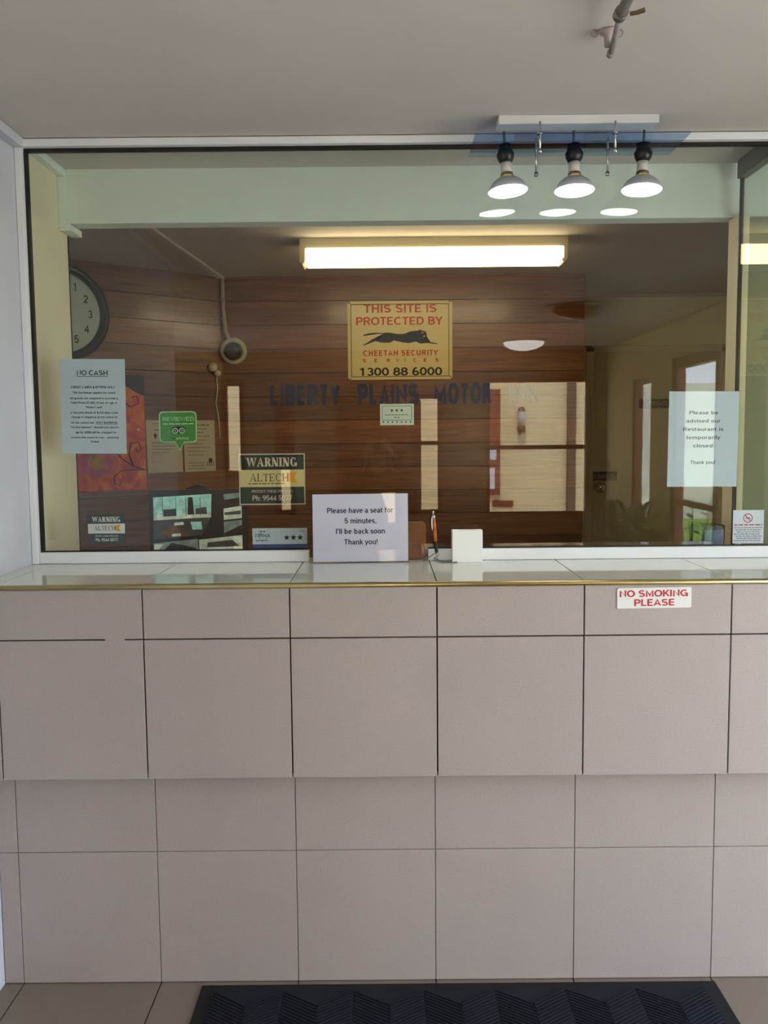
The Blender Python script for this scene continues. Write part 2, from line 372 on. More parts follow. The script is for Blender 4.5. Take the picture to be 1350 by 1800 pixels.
M['plate_glass'] = glass('clear_counter_glass', (0.965, 0.988, 0.976))
M['win_glass'] = glass('window_glass', (0.98, 0.99, 0.985))
M['acrylic'] = glass('clear_acrylic', (0.985, 0.985, 0.995), 1.49)
M['dark_gap'] = mat('dark_gap', (22, 18, 15), 0.9, vary=0)

def tile_mat(name, rgb, rough, speck=0.12):
    m = mat(name, rgb, rough, vary=0); nt = m.node_tree; L = nt.links; b = nt.nodes['Principled BSDF']
    t = nt.nodes.new('ShaderNodeTexCoord'); n = nt.nodes.new('ShaderNodeTexNoise'); n.inputs['Scale'].default_value = 260; n.inputs['Detail'].default_value = 2
    n2 = nt.nodes.new('ShaderNodeTexNoise'); n2.inputs['Scale'].default_value = 5
    a = nt.nodes.new('ShaderNodeMath'); a.operation = 'MULTIPLY_ADD'; a.inputs[1].default_value = .25
    r = nt.nodes.new('ShaderNodeValToRGB'); c = lin(rgb)
    r.color_ramp.elements[0].position = .36; r.color_ramp.elements[1].position = .8
    r.color_ramp.elements[0].color = (*[v*(1-speck) for v in c[:3]], 1); r.color_ramp.elements[1].color = (*[min(1, v*(1+speck*.6)) for v in c[:3]], 1)
    L.new(t.outputs['Object'], n.inputs['Vector']); L.new(t.outputs['Object'], n2.inputs['Vector'])
    L.new(n2.outputs['Fac'], a.inputs[0]); L.new(n.outputs['Fac'], a.inputs[2]); L.new(a.outputs[0], r.inputs[0]); L.new(r.outputs[0], b.inputs['Base Color'])
    return m
M['tile'] = tile_mat('pinkish_stone_tile', (171, 159, 153), 0.55)
M['top_tile'] = tile_mat('polished_ivory_tile', (228, 231, 218), 0.06, .03)
M['floor_tile'] = tile_mat('beige_floor_tile', (132, 119, 105), 0.45)

def wood(name, dark, light, rough=.3, along='X', coat=.25):
    m = mat(name, dark, rough, vary=0, coat=coat); nt = m.node_tree; L = nt.links; b = nt.nodes['Principled BSDF']
    t = nt.nodes.new('ShaderNodeTexCoord'); mp = nt.nodes.new('ShaderNodeMapping')
    mp.inputs['Scale'].default_value = (1.2, 14, 22) if along == 'X' else (22, 14, 1.2)
    g = nt.nodes.new('ShaderNodeNewGeometry'); off = nt.nodes.new('ShaderNodeVectorMath'); off.operation = 'ADD'
    sc = nt.nodes.new('ShaderNodeMath'); sc.operation = 'MULTIPLY'; sc.inputs[1].default_value = 37.0
    L.new(g.outputs['Random Per Island'], sc.inputs[0]); L.new(t.outputs['Object'], mp.inputs['Vector'])
    L.new(mp.outputs[0], off.inputs[0]); L.new(sc.outputs[0], off.inputs[1])
    n = nt.nodes.new('ShaderNodeTexNoise'); n.inputs['Scale'].default_value = 2.4; n.inputs['Detail'].default_value = 6; n.inputs['Distortion'].default_value = 1.2
    L.new(off.outputs[0], n.inputs['Vector'])
    a = nt.nodes.new('ShaderNodeMath'); a.operation = 'MULTIPLY_ADD'; a.inputs[1].default_value = .35; a.inputs[2].default_value = -.17
    L.new(g.outputs['Random Per Island'], a.inputs[0])
    ad = nt.nodes.new('ShaderNodeMath'); ad.operation = 'ADD'; L.new(a.outputs[0], ad.inputs[0]); L.new(n.outputs['Fac'], ad.inputs[1])
    r = nt.nodes.new('ShaderNodeValToRGB'); r.color_ramp.elements[0].position = .25; r.color_ramp.elements[1].position = .8
    r.color_ramp.elements[0].color = lin(dark); r.color_ramp.elements[1].color = lin(light)
    L.new(ad.outputs[0], r.inputs[0]); L.new(r.outputs[0], b.inputs['Base Color'])
    return m
M['plank'] = wood('stained_wall_planks', (92, 52, 26), (146, 90, 47), .32)
M['board'] = wood('red_brown_board', (120, 62, 30), (164, 92, 48), .35)

# ------------------------------------------------------------------ structure
H = 2.495; GY = 0.42; ZT = 1.186; XL = -1.12; XR = 2.34
X0, X1, TL = -0.6607, -0.6637, 0.4
RY = 0.0767                                     # face of the recessed plinth

def planks(name, length, zs, m, loc, rotz, thick=.02):
    bm = B()
    for a, b in zip(zs, zs[1:]):
        box(bm, 0, length, 0, thick, b+.0018, a-.0018)
    box(bm, 0, length, thick*.55, thick+.06, zs[-1], zs[0], 1)
    return struct(obj(name, bm, [m, M['dark_gap']], None, loc, rotz))

def wall_with_holes(name, axis, pos, thick, a0, a1, holes, m, z0=0.0, z1=H):
    """wall along X (axis 'y', at y=pos) or along Y (axis 'x', at x=pos); holes = (s0, s1, z0, z1)"""
    bm = B(); cuts = sorted({a0, a1, *[h[0] for h in holes], *[h[1] for h in holes]})
    for s, e in zip(cuts, cuts[1:]):
        hs = sorted([h for h in holes if h[0] <= s+1e-6 and h[1] >= e-1e-6], key=lambda h: h[2]); z = z0
        for h in hs + [(0, 0, z1, z1)]:
            if h[2] > z+1e-6:
                if axis == 'y': box(bm, s, e, min(pos, pos+thick), max(pos, pos+thick), z, h[2])
                else: box(bm, min(pos, pos+thick), max(pos, pos+thick), s, e, z, h[2])
            z = max(z, h[3])
    return struct(obj(name, bm, m))

# floor: tiles and joints in one mesh
bm = B()
box(bm, -2.8, 2.5, -6.0, 3.5, -.12, -.012, 1)
box(bm, -2.7, 2.34, -5.87, 3.33, -.012, -.0035, 1)
k0 = math.floor((-2.7-X1)/TL)
for i in range(k0, 9):
    for j in range(-16, 9):
        xa, xb = max(X1+i*TL+.002, -2.7), min(X1+(i+1)*TL-.002, 2.34); ya, yb = RY-.4*(-j)+.002, RY+.4*(j+1)-.002
        ya, yb = max(ya, -5.87), min(yb, 3.33)
        if xb > xa and yb > ya: box(bm, xa, xb, ya, yb, -.0035, 0)
struct(obj('floor', bm, [M['floor_tile'], M['grout']]))
struct(boxobj('ceiling', (-2.85, 2.5, -6.05, 3.5, H, H+.2), M['ceil']))

struct(boxobj('wall_left', (-1.30, XL, -1.5, 0.43, 0, H), M['wall']))
struct(boxobj('wall_inner_left', (-1.30, -1.10, 0.43, 0.765, 0, H), M['beige']))
struct(boxobj('wall_left_return', (-2.7, -1.30, -1.5, -1.35, 0, H), M['wall']))
LW = (-5.2, -3.7, 0.4, 2.1)  # unseen opening, added so extra daylight reaches the entrance side of the lobby
wall_with_holes('wall_far_left', 'x', -2.8, .1, -5.95, -1.35, [LW], M['wall'])
NW = (-1.70, -1.46, 1.2, 2.2)                    # openings in the wall behind the photographer
SL = (-1.15, -0.94, 0.78, 2.05); DR = (-0.50, 0.20, 0.0, 2.2); SR = (0.28, 0.62, 0.77, 2.05); W1 = (1.07, 2.17, 0.75, 2.2)
wall_with_holes('wall_rear', 'y', -5.87, -.1, -2.8, 2.44, [NW, SL, DR, SR, W1], mat('brown_wall_paint', (150, 122, 94), .85, vary=.04))
BW = (-2.05, -0.3, 0.1, 2.0); ED = (-3.86, -2.90, 0.0, 2.2); RS = (-4.95, -4.40, 0.2, 2.1)
wall_with_holes('wall_right', 'x', XR, .1, -5.87, 0.7, [BW, ED, RS], M['cream'])

# office shell behind the counter
ZS = [H - .135*i for i in range(19)] + [0.0]
planks('wall_back', 2.14, ZS, M['plank'], (-.992, 2.645, 0), 0)
ang = math.atan2(2.65-2.116, -.912+1.58)
Lw = 1.75
planks('wall_back_left', Lw, ZS, M['plank'], (-.912-Lw*math.cos(ang), 2.65-Lw*math.sin(ang), 0), ang)
struct(boxobj('wall_inner_far_left', (-2.35, -2.2, .7, 1.75, 0, H), M['beige']))
struct(boxobj('wall_inner_left_return', (-2.35, -1.30, .62, .76, 0, H), M['beige']))
struct(boxobj('wall_back_return', (1.09, 1.145, 2.73, 3.33, 0, H), M['beige']))
wall_with_holes('wall_back_right', 'y', 3.33, .1, 1.10, 2.5, [], M['beige'])
struct(boxobj('wall_inner_right', (2.34, 2.44, .7, 3.4, 0, H), M['beige']))
struct(boxobj('wall_front_right', (1.240, 2.34, .69, .765, 0, 2.315), mat('olive_wall_paint', (150, 152, 124), .8, vary=.04)))
struct(boxobj('wall_back_corner', (-2.5, -1.2, 2.6, 3.5, 0, H), M['dark_gap']))
bmx = boxobj('beam', (-1.10, 2.34, .70, .77, 2.315, H), M['beam']); struct(bmx)
post = struct(boxobj('trim_9', (1.200, 1.240, .662, .745, 0, 2.315), mat('cream_post_paint', (250, 236, 198), .7, vary=.02), bevel=.003))

# trims: ceiling strips and cornices
def strip(name, p, q, wd, ht, m, z=H):
    p, q = Vector(p), Vector(q); d = (q-p).normalized(); n = Vector((-d.y, d.x, 0)); bm = B()
    a = [p-n*wd/2, p+n*wd/2, q+n*wd/2, q-n*wd/2]
    lo = [bm.verts.new((v.x, v.y, z-ht)) for v in a]; hi = [bm.verts.new((v.x, v.y, z-.0005)) for v in a]
    bm.faces.new(lo); bm.faces.new(hi)
    for i in range(4): bm.faces.new((lo[i], lo[(i+1) % 4], hi[(i+1) % 4], hi[i]))
    return struct(obj(name, bm, m, bevel=.004))
strip('trim_1', (XL+.016, -1.49, 0), (XL+.016, .395, 0), .032, .030, M['wall'])
strip('trim_2', (-1.10+.014, .44, 0), (-1.10+.014, .70, 0), .028, .026, M['beam'])
strip('trim_3', (-1.065, .78, 0), (-.915, 2.62, 0), .045, .014, M['ceil'])
struct(boxobj('trim_4', (-1.0995, -1.072, .688, .70, 2.300, 2.469), M['beam'], bevel=.002))
struct(boxobj('trim_5', (-1.0995, -1.060, .69, .80, 2.290, 2.313), M['beam'], bevel=.003))
strip('trim_6', (1.17, 3.318, 0), (2.33, 3.318, 0), .022, .022, M['ceil'])
strip('trim_7', (-.90, 2.635, 0), (1.14, 2.635, 0), .014, .010, M['board'])
struct(boxobj('trim_8', (-1.102, -1.0985, .7655, .772, 0, 2.29), M['dark_gap']))

# counter glazing
win = struct(empty('window_1', (0, GY, ZT)))
def wpart(name, d, m, parent=win, bevel=0.0): return boxobj(name, (d[0], d[1], d[2]-GY, d[3]-GY, d[4]-ZT, d[5]-ZT), m, parent, bevel)
wpart('pane', (-1.095, XR-.005, .420, .427, 1.190, 2.466), M['plate_glass'])
wpart('head_rail', (-1.11, XR-.002, .392, .445, 2.470, 2.492), M['alu'], bevel=.002)
wpart('gasket', (-1.097, XR-.002, .414, .434, 2.461, 2.470), M['black_rub'])
wpart('gasket', (-1.098, -1.090, .414, .434, 1.222, 2.461), M['black_rub'])
wpart('jamb', (-1.119, -1.098, .395, .43, 1.187, 2.470), M['alu'], bevel=.002)
for a, b in ((-1.097, -.243), (.137, XR-.005)):
    wpart('sill_rail', (a, b, .402, .4195, 1.187, 1.223), M['alu'], bevel=.002)
    wpart('sill_rail', (a, b, .4275, .445, 1.187, 1.223), M['alu'], bevel=.002)
    wpart('gasket', (a, b, .416, .4198, 1.223, 1.227), M['black_rub'])
win2 = struct(empty('window_2', (1.208, .545, ZT)))
boxobj('pane', (-.003, .003, -.117, .115, .004, 1.25), M['plate_glass'], win2)
boxobj('head_rail', (-.016, .016, -.117, .116, 1.245, 1.305), M['grey_alu'], win2, bevel=.002)
boxobj('gasket', (-.006, .006, .108, .1155, .004, 1.245), M['black_rub'], win2)

# ------------------------------------------------------------------ the tiled counter
ct = tag(empty('reception_counter', (0.6, .25, 0)), 'tiled reception counter with brass nosing and recessed plinth below the glass', 'counter')
OX, OY = .6, .25; CXR = 2.31
def cb(bm, x0, x1, y0, y1, z0, z1, mi=0): box(bm, x0-OX, x1-OX, y0-OY, y1-OY, z0, z1, mi)
bm = B()
cb(bm, -1.118, CXR, .012, .50, .652, 1.166, 0); cb(bm, -1.118, CXR, RY+.012, .50, .001, .652, 0)
obj('carcass', bm, M['grout'], ct)
def tiles(name, xg, rows, y, t, m, gap=.002):
    bm = B()
    for z0, z1 in rows:
        for i in range(-3, 9):
            a, b = max(xg+i*TL+gap, -1.118), min(xg+(i+1)*TL-gap, CXR)
            if b > a: cb(bm, a, b, y, y+t, z0+gap, z1-gap)
    return obj(name, bm, m, ct, bevel=.0007, seg=1)
tiles('front_tiles', X0, ((.641, 1.0342), (1.0342, 1.174)), 0, .012, M['tile'])
bm = B(); cb(bm, -1.118, CXR, .0125, RY+.012, .6432, .6525); obj('soffit_tiles', bm, M['tile'], ct)
tiles('plinth_tiles', X1, ((.001, .3963), (.3963, .640)), RY, .012, M['tile'], .0012)
bm = B(); cb(bm, -1.118, CXR, RY+.004, RY+.0125, .001, .64); obj('plinth_joints', bm, M['grout_pale'], ct)
bm = B()
for i in range(-3, 9):
    a, b = max(X0+i*TL+.0015, -1.118), min(X0+(i+1)*TL-.0015, CXR)
    if b > a: cb(bm, a, b, .002, .4995, 1.168, ZT)
obj('worktop_tiles', bm, M['top_tile'], ct, bevel=.0006, seg=1)
bm = B(); prof = [(math.cos(t)*.010, math.sin(t)*.0075) for t in [math.pi*.5 + math.pi*k/10 for k in range(11)]]
va = [bm.verts.new((-1.118-OX, .001-OY+p[0], 1.1795+p[1])) for p in prof]; vb = [bm.verts.new((CXR-OX, .001-OY+p[0], 1.1795+p[1])) for p in prof]
for i in range(10):
    f = bm.faces.new((va[i], va[i+1], vb[i+1], vb[i])); f.smooth = True
bm.faces.new((va[0], va[-1], vb[-1], vb[0])); bm.faces.new(va); bm.faces.new(vb)
obj('brass_nosing', bm, M['brass'], ct)
bm = B(); cb(bm, -.765, -.712, -.0003, .004, 1.030, 1.0385); obj('filler_patch', bm, M['tile'], ct)

# ------------------------------------------------------------------ floor mat
mt = tag(empty('floor_mat', (.2, -.33, 0)), 'dark navy ribbed entrance mat on the tiles at the foot of the counter', 'mat')
bm = B(); box(bm, -.74, .74, -.42, .385, .0, .006); obj('rubber_border', bm, mat('mat_rubber', (12, 12, 15), .8, vary=.1), mt, bevel=.003)
bm = B(); box(bm, -.70, .70, -.385, .35, .006, .0085)
cw, sp = .10, .0135
for c in range(14):
    x0 = -.70+c*cw; sgn = 1 if c % 2 else -1; yy = -.385-.06
    while yy < .35+.06:
        ya, yb = yy - sgn*.03, yy + sgn*.03
        if min(ya, yb) > -.385 and max(ya, yb)+.006 < .35:
            a = [(x0+.002, ya), (x0+cw-.002, yb), (x0+cw-.002, yb+.0065), (x0+.002, ya+.0065)]
            lo = [bm.verts.new((*p, .0085)) for p in a]; hi = [bm.verts.new((p[0], p[1]+(.001 if i < 2 else -.001), .0125)) for i, p in enumerate(a)]
            bm.faces.new(hi)
            for i in range(4): bm.faces.new((lo[i], lo[(i+1) % 4], hi[(i+1) % 4], hi[i]))
        yy += sp
obj('ribbed_pile', bm, mat('navy_mat_pile', (15, 18, 32), .95, vary=.25, scale=90), mt)

# ------------------------------------------------------------------ lamps
# three-lamp ceiling fitting
spl = tag(empty('spotlight_fitting', (.565, .275, H)), 'three-lamp ceiling spotlight fitting with a bluish glass plate above the counter glass', 'lamp')
boxobj('mounting_bar', (-.228, .232, -.030, .030, -.026, -.0005), M['white'], spl, bevel=.003)
bm = B(); box(bm, -.300, .310, -.068, .118, -.070, -.064)
obj('glass_plate', bm, glass('blue_tinted_glass', (0.72, 0.83, 0.97)), spl)
M['lens'] = emitter('lit_lamp_lens', (0.93, 0.98, 1.0), 26.0)
M['refl'] = mat('bulb_silver', (206, 208, 212), .35, metal=.35, vary=.05)
M['ceramic'] = mat('lamp_cap_white', (208, 204, 196), .5, vary=.03)
for i, (x, tx, ty) in enumerate(((-.200, .10, -.075), (.003, .16, -.075), (.207, .20, -.075))):
    lp = boxobj('lamp_socket', (-.001, .001, -.001, .001, -.001, .001), M['black'], spl)
    bm = B(); lathe(bm, [(0, .020), (.020, .020), (.022, 0), (.027, -.006), (.025, -.018), (.017, -.032), (0, -.032)], n=24)
    lp.data = bpy.data.meshes.new('lamp_socket'); bmesh.ops.recalc_face_normals(bm, faces=bm.faces); bm.to_mesh(lp.data); bm.free(); lp.data.materials.append(M['black'])
    lp.location = (x, .035, -.084); lp.rotation_euler = (ty, tx*0+(-.06, .0, .05)[i], 0)
    bm = B(); tube(bm, [(0,0,.018), (0,0,.085)], .004, 8); obj('rod', bm, M['steel'], lp)
    bm = B(); lathe(bm, [(0, -.030), (.0165, -.030), (.0165, -.062), (0, -.062)], n=20); obj('bulb_neck', bm, M['ceramic'], lp)
    bm = B(); lathe(bm, [(0, -.060), (.018, -.062), (.020, -.072), (.018, -.078), (0, -.078)], n=20); obj('bulb_collar', bm, M['brass'], lp)
    bm = B(); lathe(bm, [(.017, -.076), (.032, -.080), (.045, -.090), (.054, -.103), (.0585, -.113), (.0575, -.115)], n=32); obj('bulb_reflector', bm, M['refl'], lp)
    bm = B(); lathe(bm, [(.0575, -.114), (.042, -.118), (.020, -.120), (0, -.1205)], n=32); ln = obj('bulb_lens', bm, M['lens'], lp)
for x in (-.108, .107):
    for y, z in ((-.045, -.110), (.088, -.135)):
        bm = B(); tube(bm, [(x+(y*.1), y, -.026), (x+(y*.1), y, z)], .0032, 10)
        lathe(bm, [(0, z+.008), (.006, z+.008), (.006, z-.003), (0, z-.003)], org=(x+(y*.1), y, 0), n=12)
        lathe(bm, [(0, -.062), (.009, -.062), (.009, -.056), (0, -.056)], org=(x+(y*.1), y, 0), n=12)
        obj('support_pin', bm, M['chrome'], spl)

# fluorescent batten in the office
fl = tag(empty('fluorescent_light', (.236, 1.76, H)), 'lit fluorescent batten with a prismatic diffuser on the office ceiling', 'lamp')
boxobj('batten_body', (-.617, .617, -.045, .09, -.10, -.0005), mat('warm_white_metal', (214, 200, 168), .5, vary=.02), fl, bevel=.002)
bm = B(); pr = [(-.050, -.046), (.094, -.046), (.090, -.098), (.070, -.116), (-.030, -.116), (-.050, -.100)]
a = [bm.verts.new((-.590, y, z)) for y, z in pr]; b = [bm.verts.new((.598, y, z)) for y, z in pr]
for i in range(6): bm.faces.new((a[i], a[(i+1) % 6], b[(i+1) % 6], b[i]))
bm.faces.new(a); bm.faces.new(b[::-1])
obj('diffuser', bm, emitter('lit_warm_diffuser', (1.0, 0.80, 0.44), 10.5), fl, bevel=.006)
for x in (-.605, .600):
    bm = B(); prism(bm, [(-.012, -.046), (.012, -.046), (.012, -.108), (0, -.118), (-.012, -.108)], -.047, .092); o = obj('end_cap', bm, mat('ivory_end_cap', (226, 204, 150), .5, vary=.02), fl); o.location = (x, 0, 0)

# rod under the lobby ceiling
rd = tag(empty('ceiling_rod', (.509, -.412, H)), 'thin white telescopic rod with a wing clip hung below the lobby ceiling', 'rod')
bm = B(); tube(bm, [(-.020, -.62, -.038), (-.004, .008, -.038)], .0115, 18); obj('outer_tube', bm, M['grey_pl'], rd)
bm = B(); tube(bm, [(-.004, .0, -.038), (.024, .185, -.041)], .0068, 14); lathe(bm, [(0, .148), (.0085, .146), (.0085, .130), (0, .128)], axis=(0.15, 1, -.016), org=(.0015, .042, -.0385), n=14); obj('inner_tube', bm, M['grey_pl'], rd)
bm = B(); tube(bm, [(-.0045, -.012, -.038), (-.004, .010, -.038)], .0145, 18); obj('clamp_ring', bm, M['steel'], rd)
bm = B(); prism(bm, [(.012, -.040), (.024, -.038), (.042, -.032), (.044, -.040), (.030, -.044), (.014, -.046)], -.014, -.008); obj('wing_clip', bm, mat('bronze_clip', (120, 108, 78), .4, metal=.8, vary=.05), rd)
bm = B(); lathe(bm, [(0, -.0005), (.020, -.0005), (.020, -.006), (.010, -.012), (.008, -.036), (0, -.040)], org=(.010, .155, 0), n=18)
obj('ceiling_bracket', bm, mat('pinkish_bracket', (176, 160, 154), .6, vary=.05), rd)
for x in (-.022, .034):
    bm = B(); tube(bm, [(x+.008*math.cos(t), .150, -.009+.008*math.sin(t)) for t in [2*math.pi*k/14 for k in range(15)]], .0013, 6); obj('screw_eye', bm, M['grey_pl'], rd)

# ------------------------------------------------------------------ office wall things
# clock on the angled wall
AW = lambda s, z, off=.0: (-.912 - s*math.cos(ang) + math.sin(ang)*off, 2.65 - s*math.sin(ang) - math.cos(ang)*off, z)
ck = tag(empty('wall_clock', AW(.915, 2.225, .0), ang), 'round wall clock with black rim on the angled timber wall, half behind the beige wall', 'clock')
bm = B(); lathe(bm, [(.200, .002), (.245, .002), (.248, .020), (.238, .040), (.222, .045), (.208, .036), (.200, .012)], axis=(0,-1,0), n=56); obj('rim', bm, mat('dark_brown_rim', (34, 26, 22), .3, vary=.1), ck)
bm = B(); lathe(bm, [(0, .004), (.206, .004), (.206, .012), (0, .012)], axis=(0,-1,0), n=48, smooth=False); obj('face', bm, mat('clock_face', (206, 208, 206), .6, vary=.02), ck)
for i in range(1, 13):
    t = math.radians(30*i); bm = B(); text_mesh(bm, str(i), .150*math.sin(t), .150*math.cos(t), .040, y=-.0128, bold=.012); obj('numeral', bm, M['ink'], ck)
for aa, l, wd in ((302, .10, .009), (54, .0, .006)):
    if l:
        t = math.radians(aa); bm = B(); prism(bm, [(-wd*math.cos(t), wd*math.sin(t)), (l*math.sin(t), l*math.cos(t)), (wd*math.cos(t), -wd*math.sin(t))], -.0150, -.0135); obj('hour_hand', bm, M['ink'], ck)
t = math.radians(282); bm = B(); prism(bm, [(-.006*math.cos(t), .006*math.sin(t)), (.16*math.sin(t), .16*math.cos(t)), (.006*math.cos(t), -.006*math.sin(t))], -.0175, -.016); obj('minute_hand', bm, M['ink'], ck)
bm = B(); lathe(bm, [(.207, .030), (.15, .033), (0, .034)], axis=(0,-1,0), n=40); obj('cover_glass', bm, M['win_glass'], ck)

# security sign
sg = tag(empty('security_sign', (.096, 2.643, 2.133)), 'yellowed metal sign with red wording and running black cat on the timber back wall', 'sign')
bm = B(); prism(bm, rrect(-.298, .298, -.221, .221, .016), -.004, 0); obj('panel', bm, M['sign'], sg)
bm = B()
def frame_lines(bm, x0, x1, z0, z1, t, y, mi=0):
    for r_ in (_r(x0, x1, z1-t, z1), _r(x0, x1, z0, z0+t), _r(x0, x0+t, z0, z1), _r(x1-t, x1, z0, z1)): flat(bm, r_, y, mi)
frame_lines(bm, -.280, .280, -.205, .205, .004, -.0046); obj('border_line', bm, mat('dark_brown_ink', (64, 48, 30), .6, vary=0), sg)
K = .596/1160                                    # metres per pixel of the close view
zz = lambda v: -(v-508)*K
xx = lambda u: (u-662)*K
bm = B()
text_mesh(bm, 'THIS SITE IS', xx(662), zz(160), 90*K, -.0046, w=810*K, bold=.018, space=1.05)
obj('lettering', bm, M['red_old'], sg); bm = B(); text_mesh(bm, 'PROTECTED BY', xx(658), zz(295), 88*K, -.0046, w=960*K, bold=.018); obj('lettering', bm, M['red_old'], sg)
bm = B()
text_mesh(bm, 'CHEETAH SECURITY', xx(667), zz(645), 62*K, -.0046, w=832*K, bold=.02, space=1.15)
obj('lettering', bm, M['red'], sg); bm = B()
for i, c in enumerate('SERVICES'):
    text_mesh(bm, c, xx((265, 395, 532, 632, 716, 826, 942, 1070)[i]), zz(727), 38*K, -.0046, bold=.03, w=(None if c == 'I' else 36*K))
obj('lettering', bm, M['red'], sg)
bm = B(); text_mesh(bm, '1300 88 6000', xx(668), zz(850), 90*K, -.0046, w=920*K, bold=.02); obj('lettering', bm, M['ink'], sg)
cat = [(255,445),(320,428),(400,422),(470,428),(510,420),(560,425),(620,437),(690,440),(730,430),(770,412),(820,405),(862,405),(872,392),(885,404),(915,402),(945,415),(960,440),(955,465),(935,482),(915,480),(890,490),(900,510),(930,520),(1000,530),(1070,543),(1075,552),(1040,550),(960,538),(900,546),(870,538),(840,522),(800,530),(760,540),(700,532),(640,518),(590,508),(570,525),(540,533),(470,533),(420,522),(390,515),(350,528),(300,548),(255,562),(250,556),(300,530),(350,495),(400,492),(440,490),(455,465),(480,440),(400,434),(320,442),(262,456)]
bm = B(); flat(bm, [(xx(u), zz(v)) for u, v in cat], -.0046); bmesh.ops.triangulate(bm, faces=bm.faces); obj('cat_emblem', bm, M['ink'], sg)
bm = B(); flat(bm, [(xx(u), zz(v)) for u, v in [(893,424),(915,418),(930,426),(915,432)]], -.005); flat(bm, [(xx(u), zz(v)) for u, v in [(918,462),(940,455),(936,470),(922,474)]], -.005); obj('cat_eye', bm, M['sign'], sg)
for u, v in ((105, 95), (1215, 85), (110, 925), (1220, 910)):
    bm = B(); lathe(bm, [(0, .007), (.004, .0065), (.006, .004), (0, .004)], axis=(0,-1,0), org=(xx(u), 0, zz(v)), n=12); obj('screw', bm, M['steel'], sg)

# surveillance dome and its conduit
dm = tag(empty('dome_camera', (-.852, 2.6445, 2.082)), 'small white ringed dome security camera high on the timber wall by the corner', 'camera')
bm = B(); lathe(bm, [(0, 0), (.076, 0), (.076, .018), (.070, .028), (.052, .030), (.050, .020), (0, .020)], axis=(0,-1,-.15), n=40); obj('ring_base', bm, mat('dusty_white_plastic', (196, 184, 160), .5, vary=.03), dm)
bm = B(); lathe(bm, [(.051, .026), (.047, .048), (.034, .064), (.018, .072), (0, .075)], axis=(0,-1,-.15), n=32); obj('dome', bm, mat('smoked_dome', (44, 40, 38), .08, vary=.02), dm)
bm = B(); lathe(bm, [(0, .070), (.014, .070), (.014, .080), (.009, .080), (0, .077)], axis=(0.1,-1,-.1), n=20); obj('lens', bm, M['black'], dm)
cn = tag(empty('cable_conduit', (-.905, 2.632, 2.16)), 'thin pale cable conduit dropping from the ceiling corner to the dome camera', 'conduit')
bm = B(); tube(bm, [(0, 0, .332), (.0, -.004, .16), (.012, -.004, .03), (.032, -.004, -.02)], .011, 12); obj('pipe', bm, mat('dusty_conduit', (170, 152, 128), .6, vary=.06), cn)
bm = B()
M['coup'] = mat('dusty_coupling', (160, 140, 118), .6, vary=.06)
for z in (.21, .10):
    bm = B(); lathe(bm, [(0, z-.012), (.0145, z-.012), (.0145, z+.012), (0, z+.012)], org=(0, -.003, 0), n=14); obj('coupling', bm, M['coup'], cn)

sn = tag(empty('wall_sensor', AW(.075, 1.985, .0), ang), 'small pale round sensor with a hanging cord on the angled timber wall', 'sensor')
bm = B(); lathe(bm, [(0, 0), (.022, 0), (.026, .014), (.022, .032), (0, .036)], axis=(-.2,-1,.25), n=20); lathe(bm, [(0, 0), (.016, 0), (.019, .012), (.015, .026), (0, .028)], axis=(.2,-1,-.3), org=(.018, -.012, -.028), n=18); obj('head', bm, mat('dusty_white_cap', (206, 188, 160), .4, vary=.03), sn)
bm = B(); tube(bm, [(.02, -.010, -.04), (.026, -.008, -.12), (.014, -.008, -.20), (.030, -.008, -.30), (.036, -.006, -.40)], .003, 8); obj('cord', bm, M['ceramic'], sn)

# painting
pm = bpy.data.materials.new('abstract_orange_paint'); pm.use_nodes = True; nt = pm.node_tree; b = nt.nodes['Principled BSDF']; L = nt.links
b.inputs['Roughness'].default_value = .5
t_ = nt.nodes.new('ShaderNodeTexCoord'); n = nt.nodes.new('ShaderNodeTexNoise'); n.inputs['Scale'].default_value = 7; n.inputs['Detail'].default_value = 5; n.inputs['Distortion'].default_value = 1.6
r = nt.nodes.new('ShaderNodeValToRGB'); cr = r.color_ramp; cr.elements[0].position = .25; cr.elements[0].color = lin((150, 30, 50)); cr.elements[1].position = .8; cr.elements[1].color = lin((240, 170, 40))
e_ = cr.elements.new(.42); e_.color = lin((196, 60, 44)); e_ = cr.elements.new(.58); e_.color = lin((226, 104, 34))
L.new(t_.outputs['Object'], n.inputs['Vector']); L.new(n.outputs['Fac'], r.inputs[0]); L.new(r.outputs[0], b.inputs['Base Color'])
pt = tag(empty('canvas_painting', AW(.67, 1.315, .0), ang), 'orange and magenta abstract canvas with dark swirls on the angled timber wall', 'painting')
bm = B(); box(bm, -.205, .170, -.035, -.002, 0, .61); obj('canvas', bm, pm, pt, bevel=.003)
bm = B()
ring(bm, -.10, .155, .0, .045, -.0355, 0); ring(bm, -.10, .155, .045, .085, -.0356, 1); ring(bm, -.10, .155, .085, .12, -.0354, 2, a0=-50, a1=230)
obj('painted_rings', bm, [mat('paint_ochre', (178, 120, 60), .5, vary=.3, scale=30), mat('paint_magenta', (176, 70, 110), .5, vary=.3, scale=30), mat('paint_pink', (198, 84, 84), .5, vary=.3, scale=30)], pt)
M['swirl'] = mat('paint_dark_swirl', (56, 22, 22), .5, vary=.1)
def swirl(pts, r0):
    bm = B(); tube(bm, [(x, -.0362, z) for x, z in pts], r0, 6); obj('painted_swirl', bm, M['swirl'], pt)
swirl([(-.07, .30), (-.02, .23), (.04, .165), (.10, .125), (.168, .105)], .0035)
swirl([(.168, .105), (.10, .11), (.03, .105), (-.01, .075), (-.005, .035), (.02, .028), (.032, .05), (.02, .06)], .003)
swirl([(.10, .125), (.075, .19), (.09, .25), (.13, .255), (.145, .22), (.125, .20), (.112, .222)], .003)
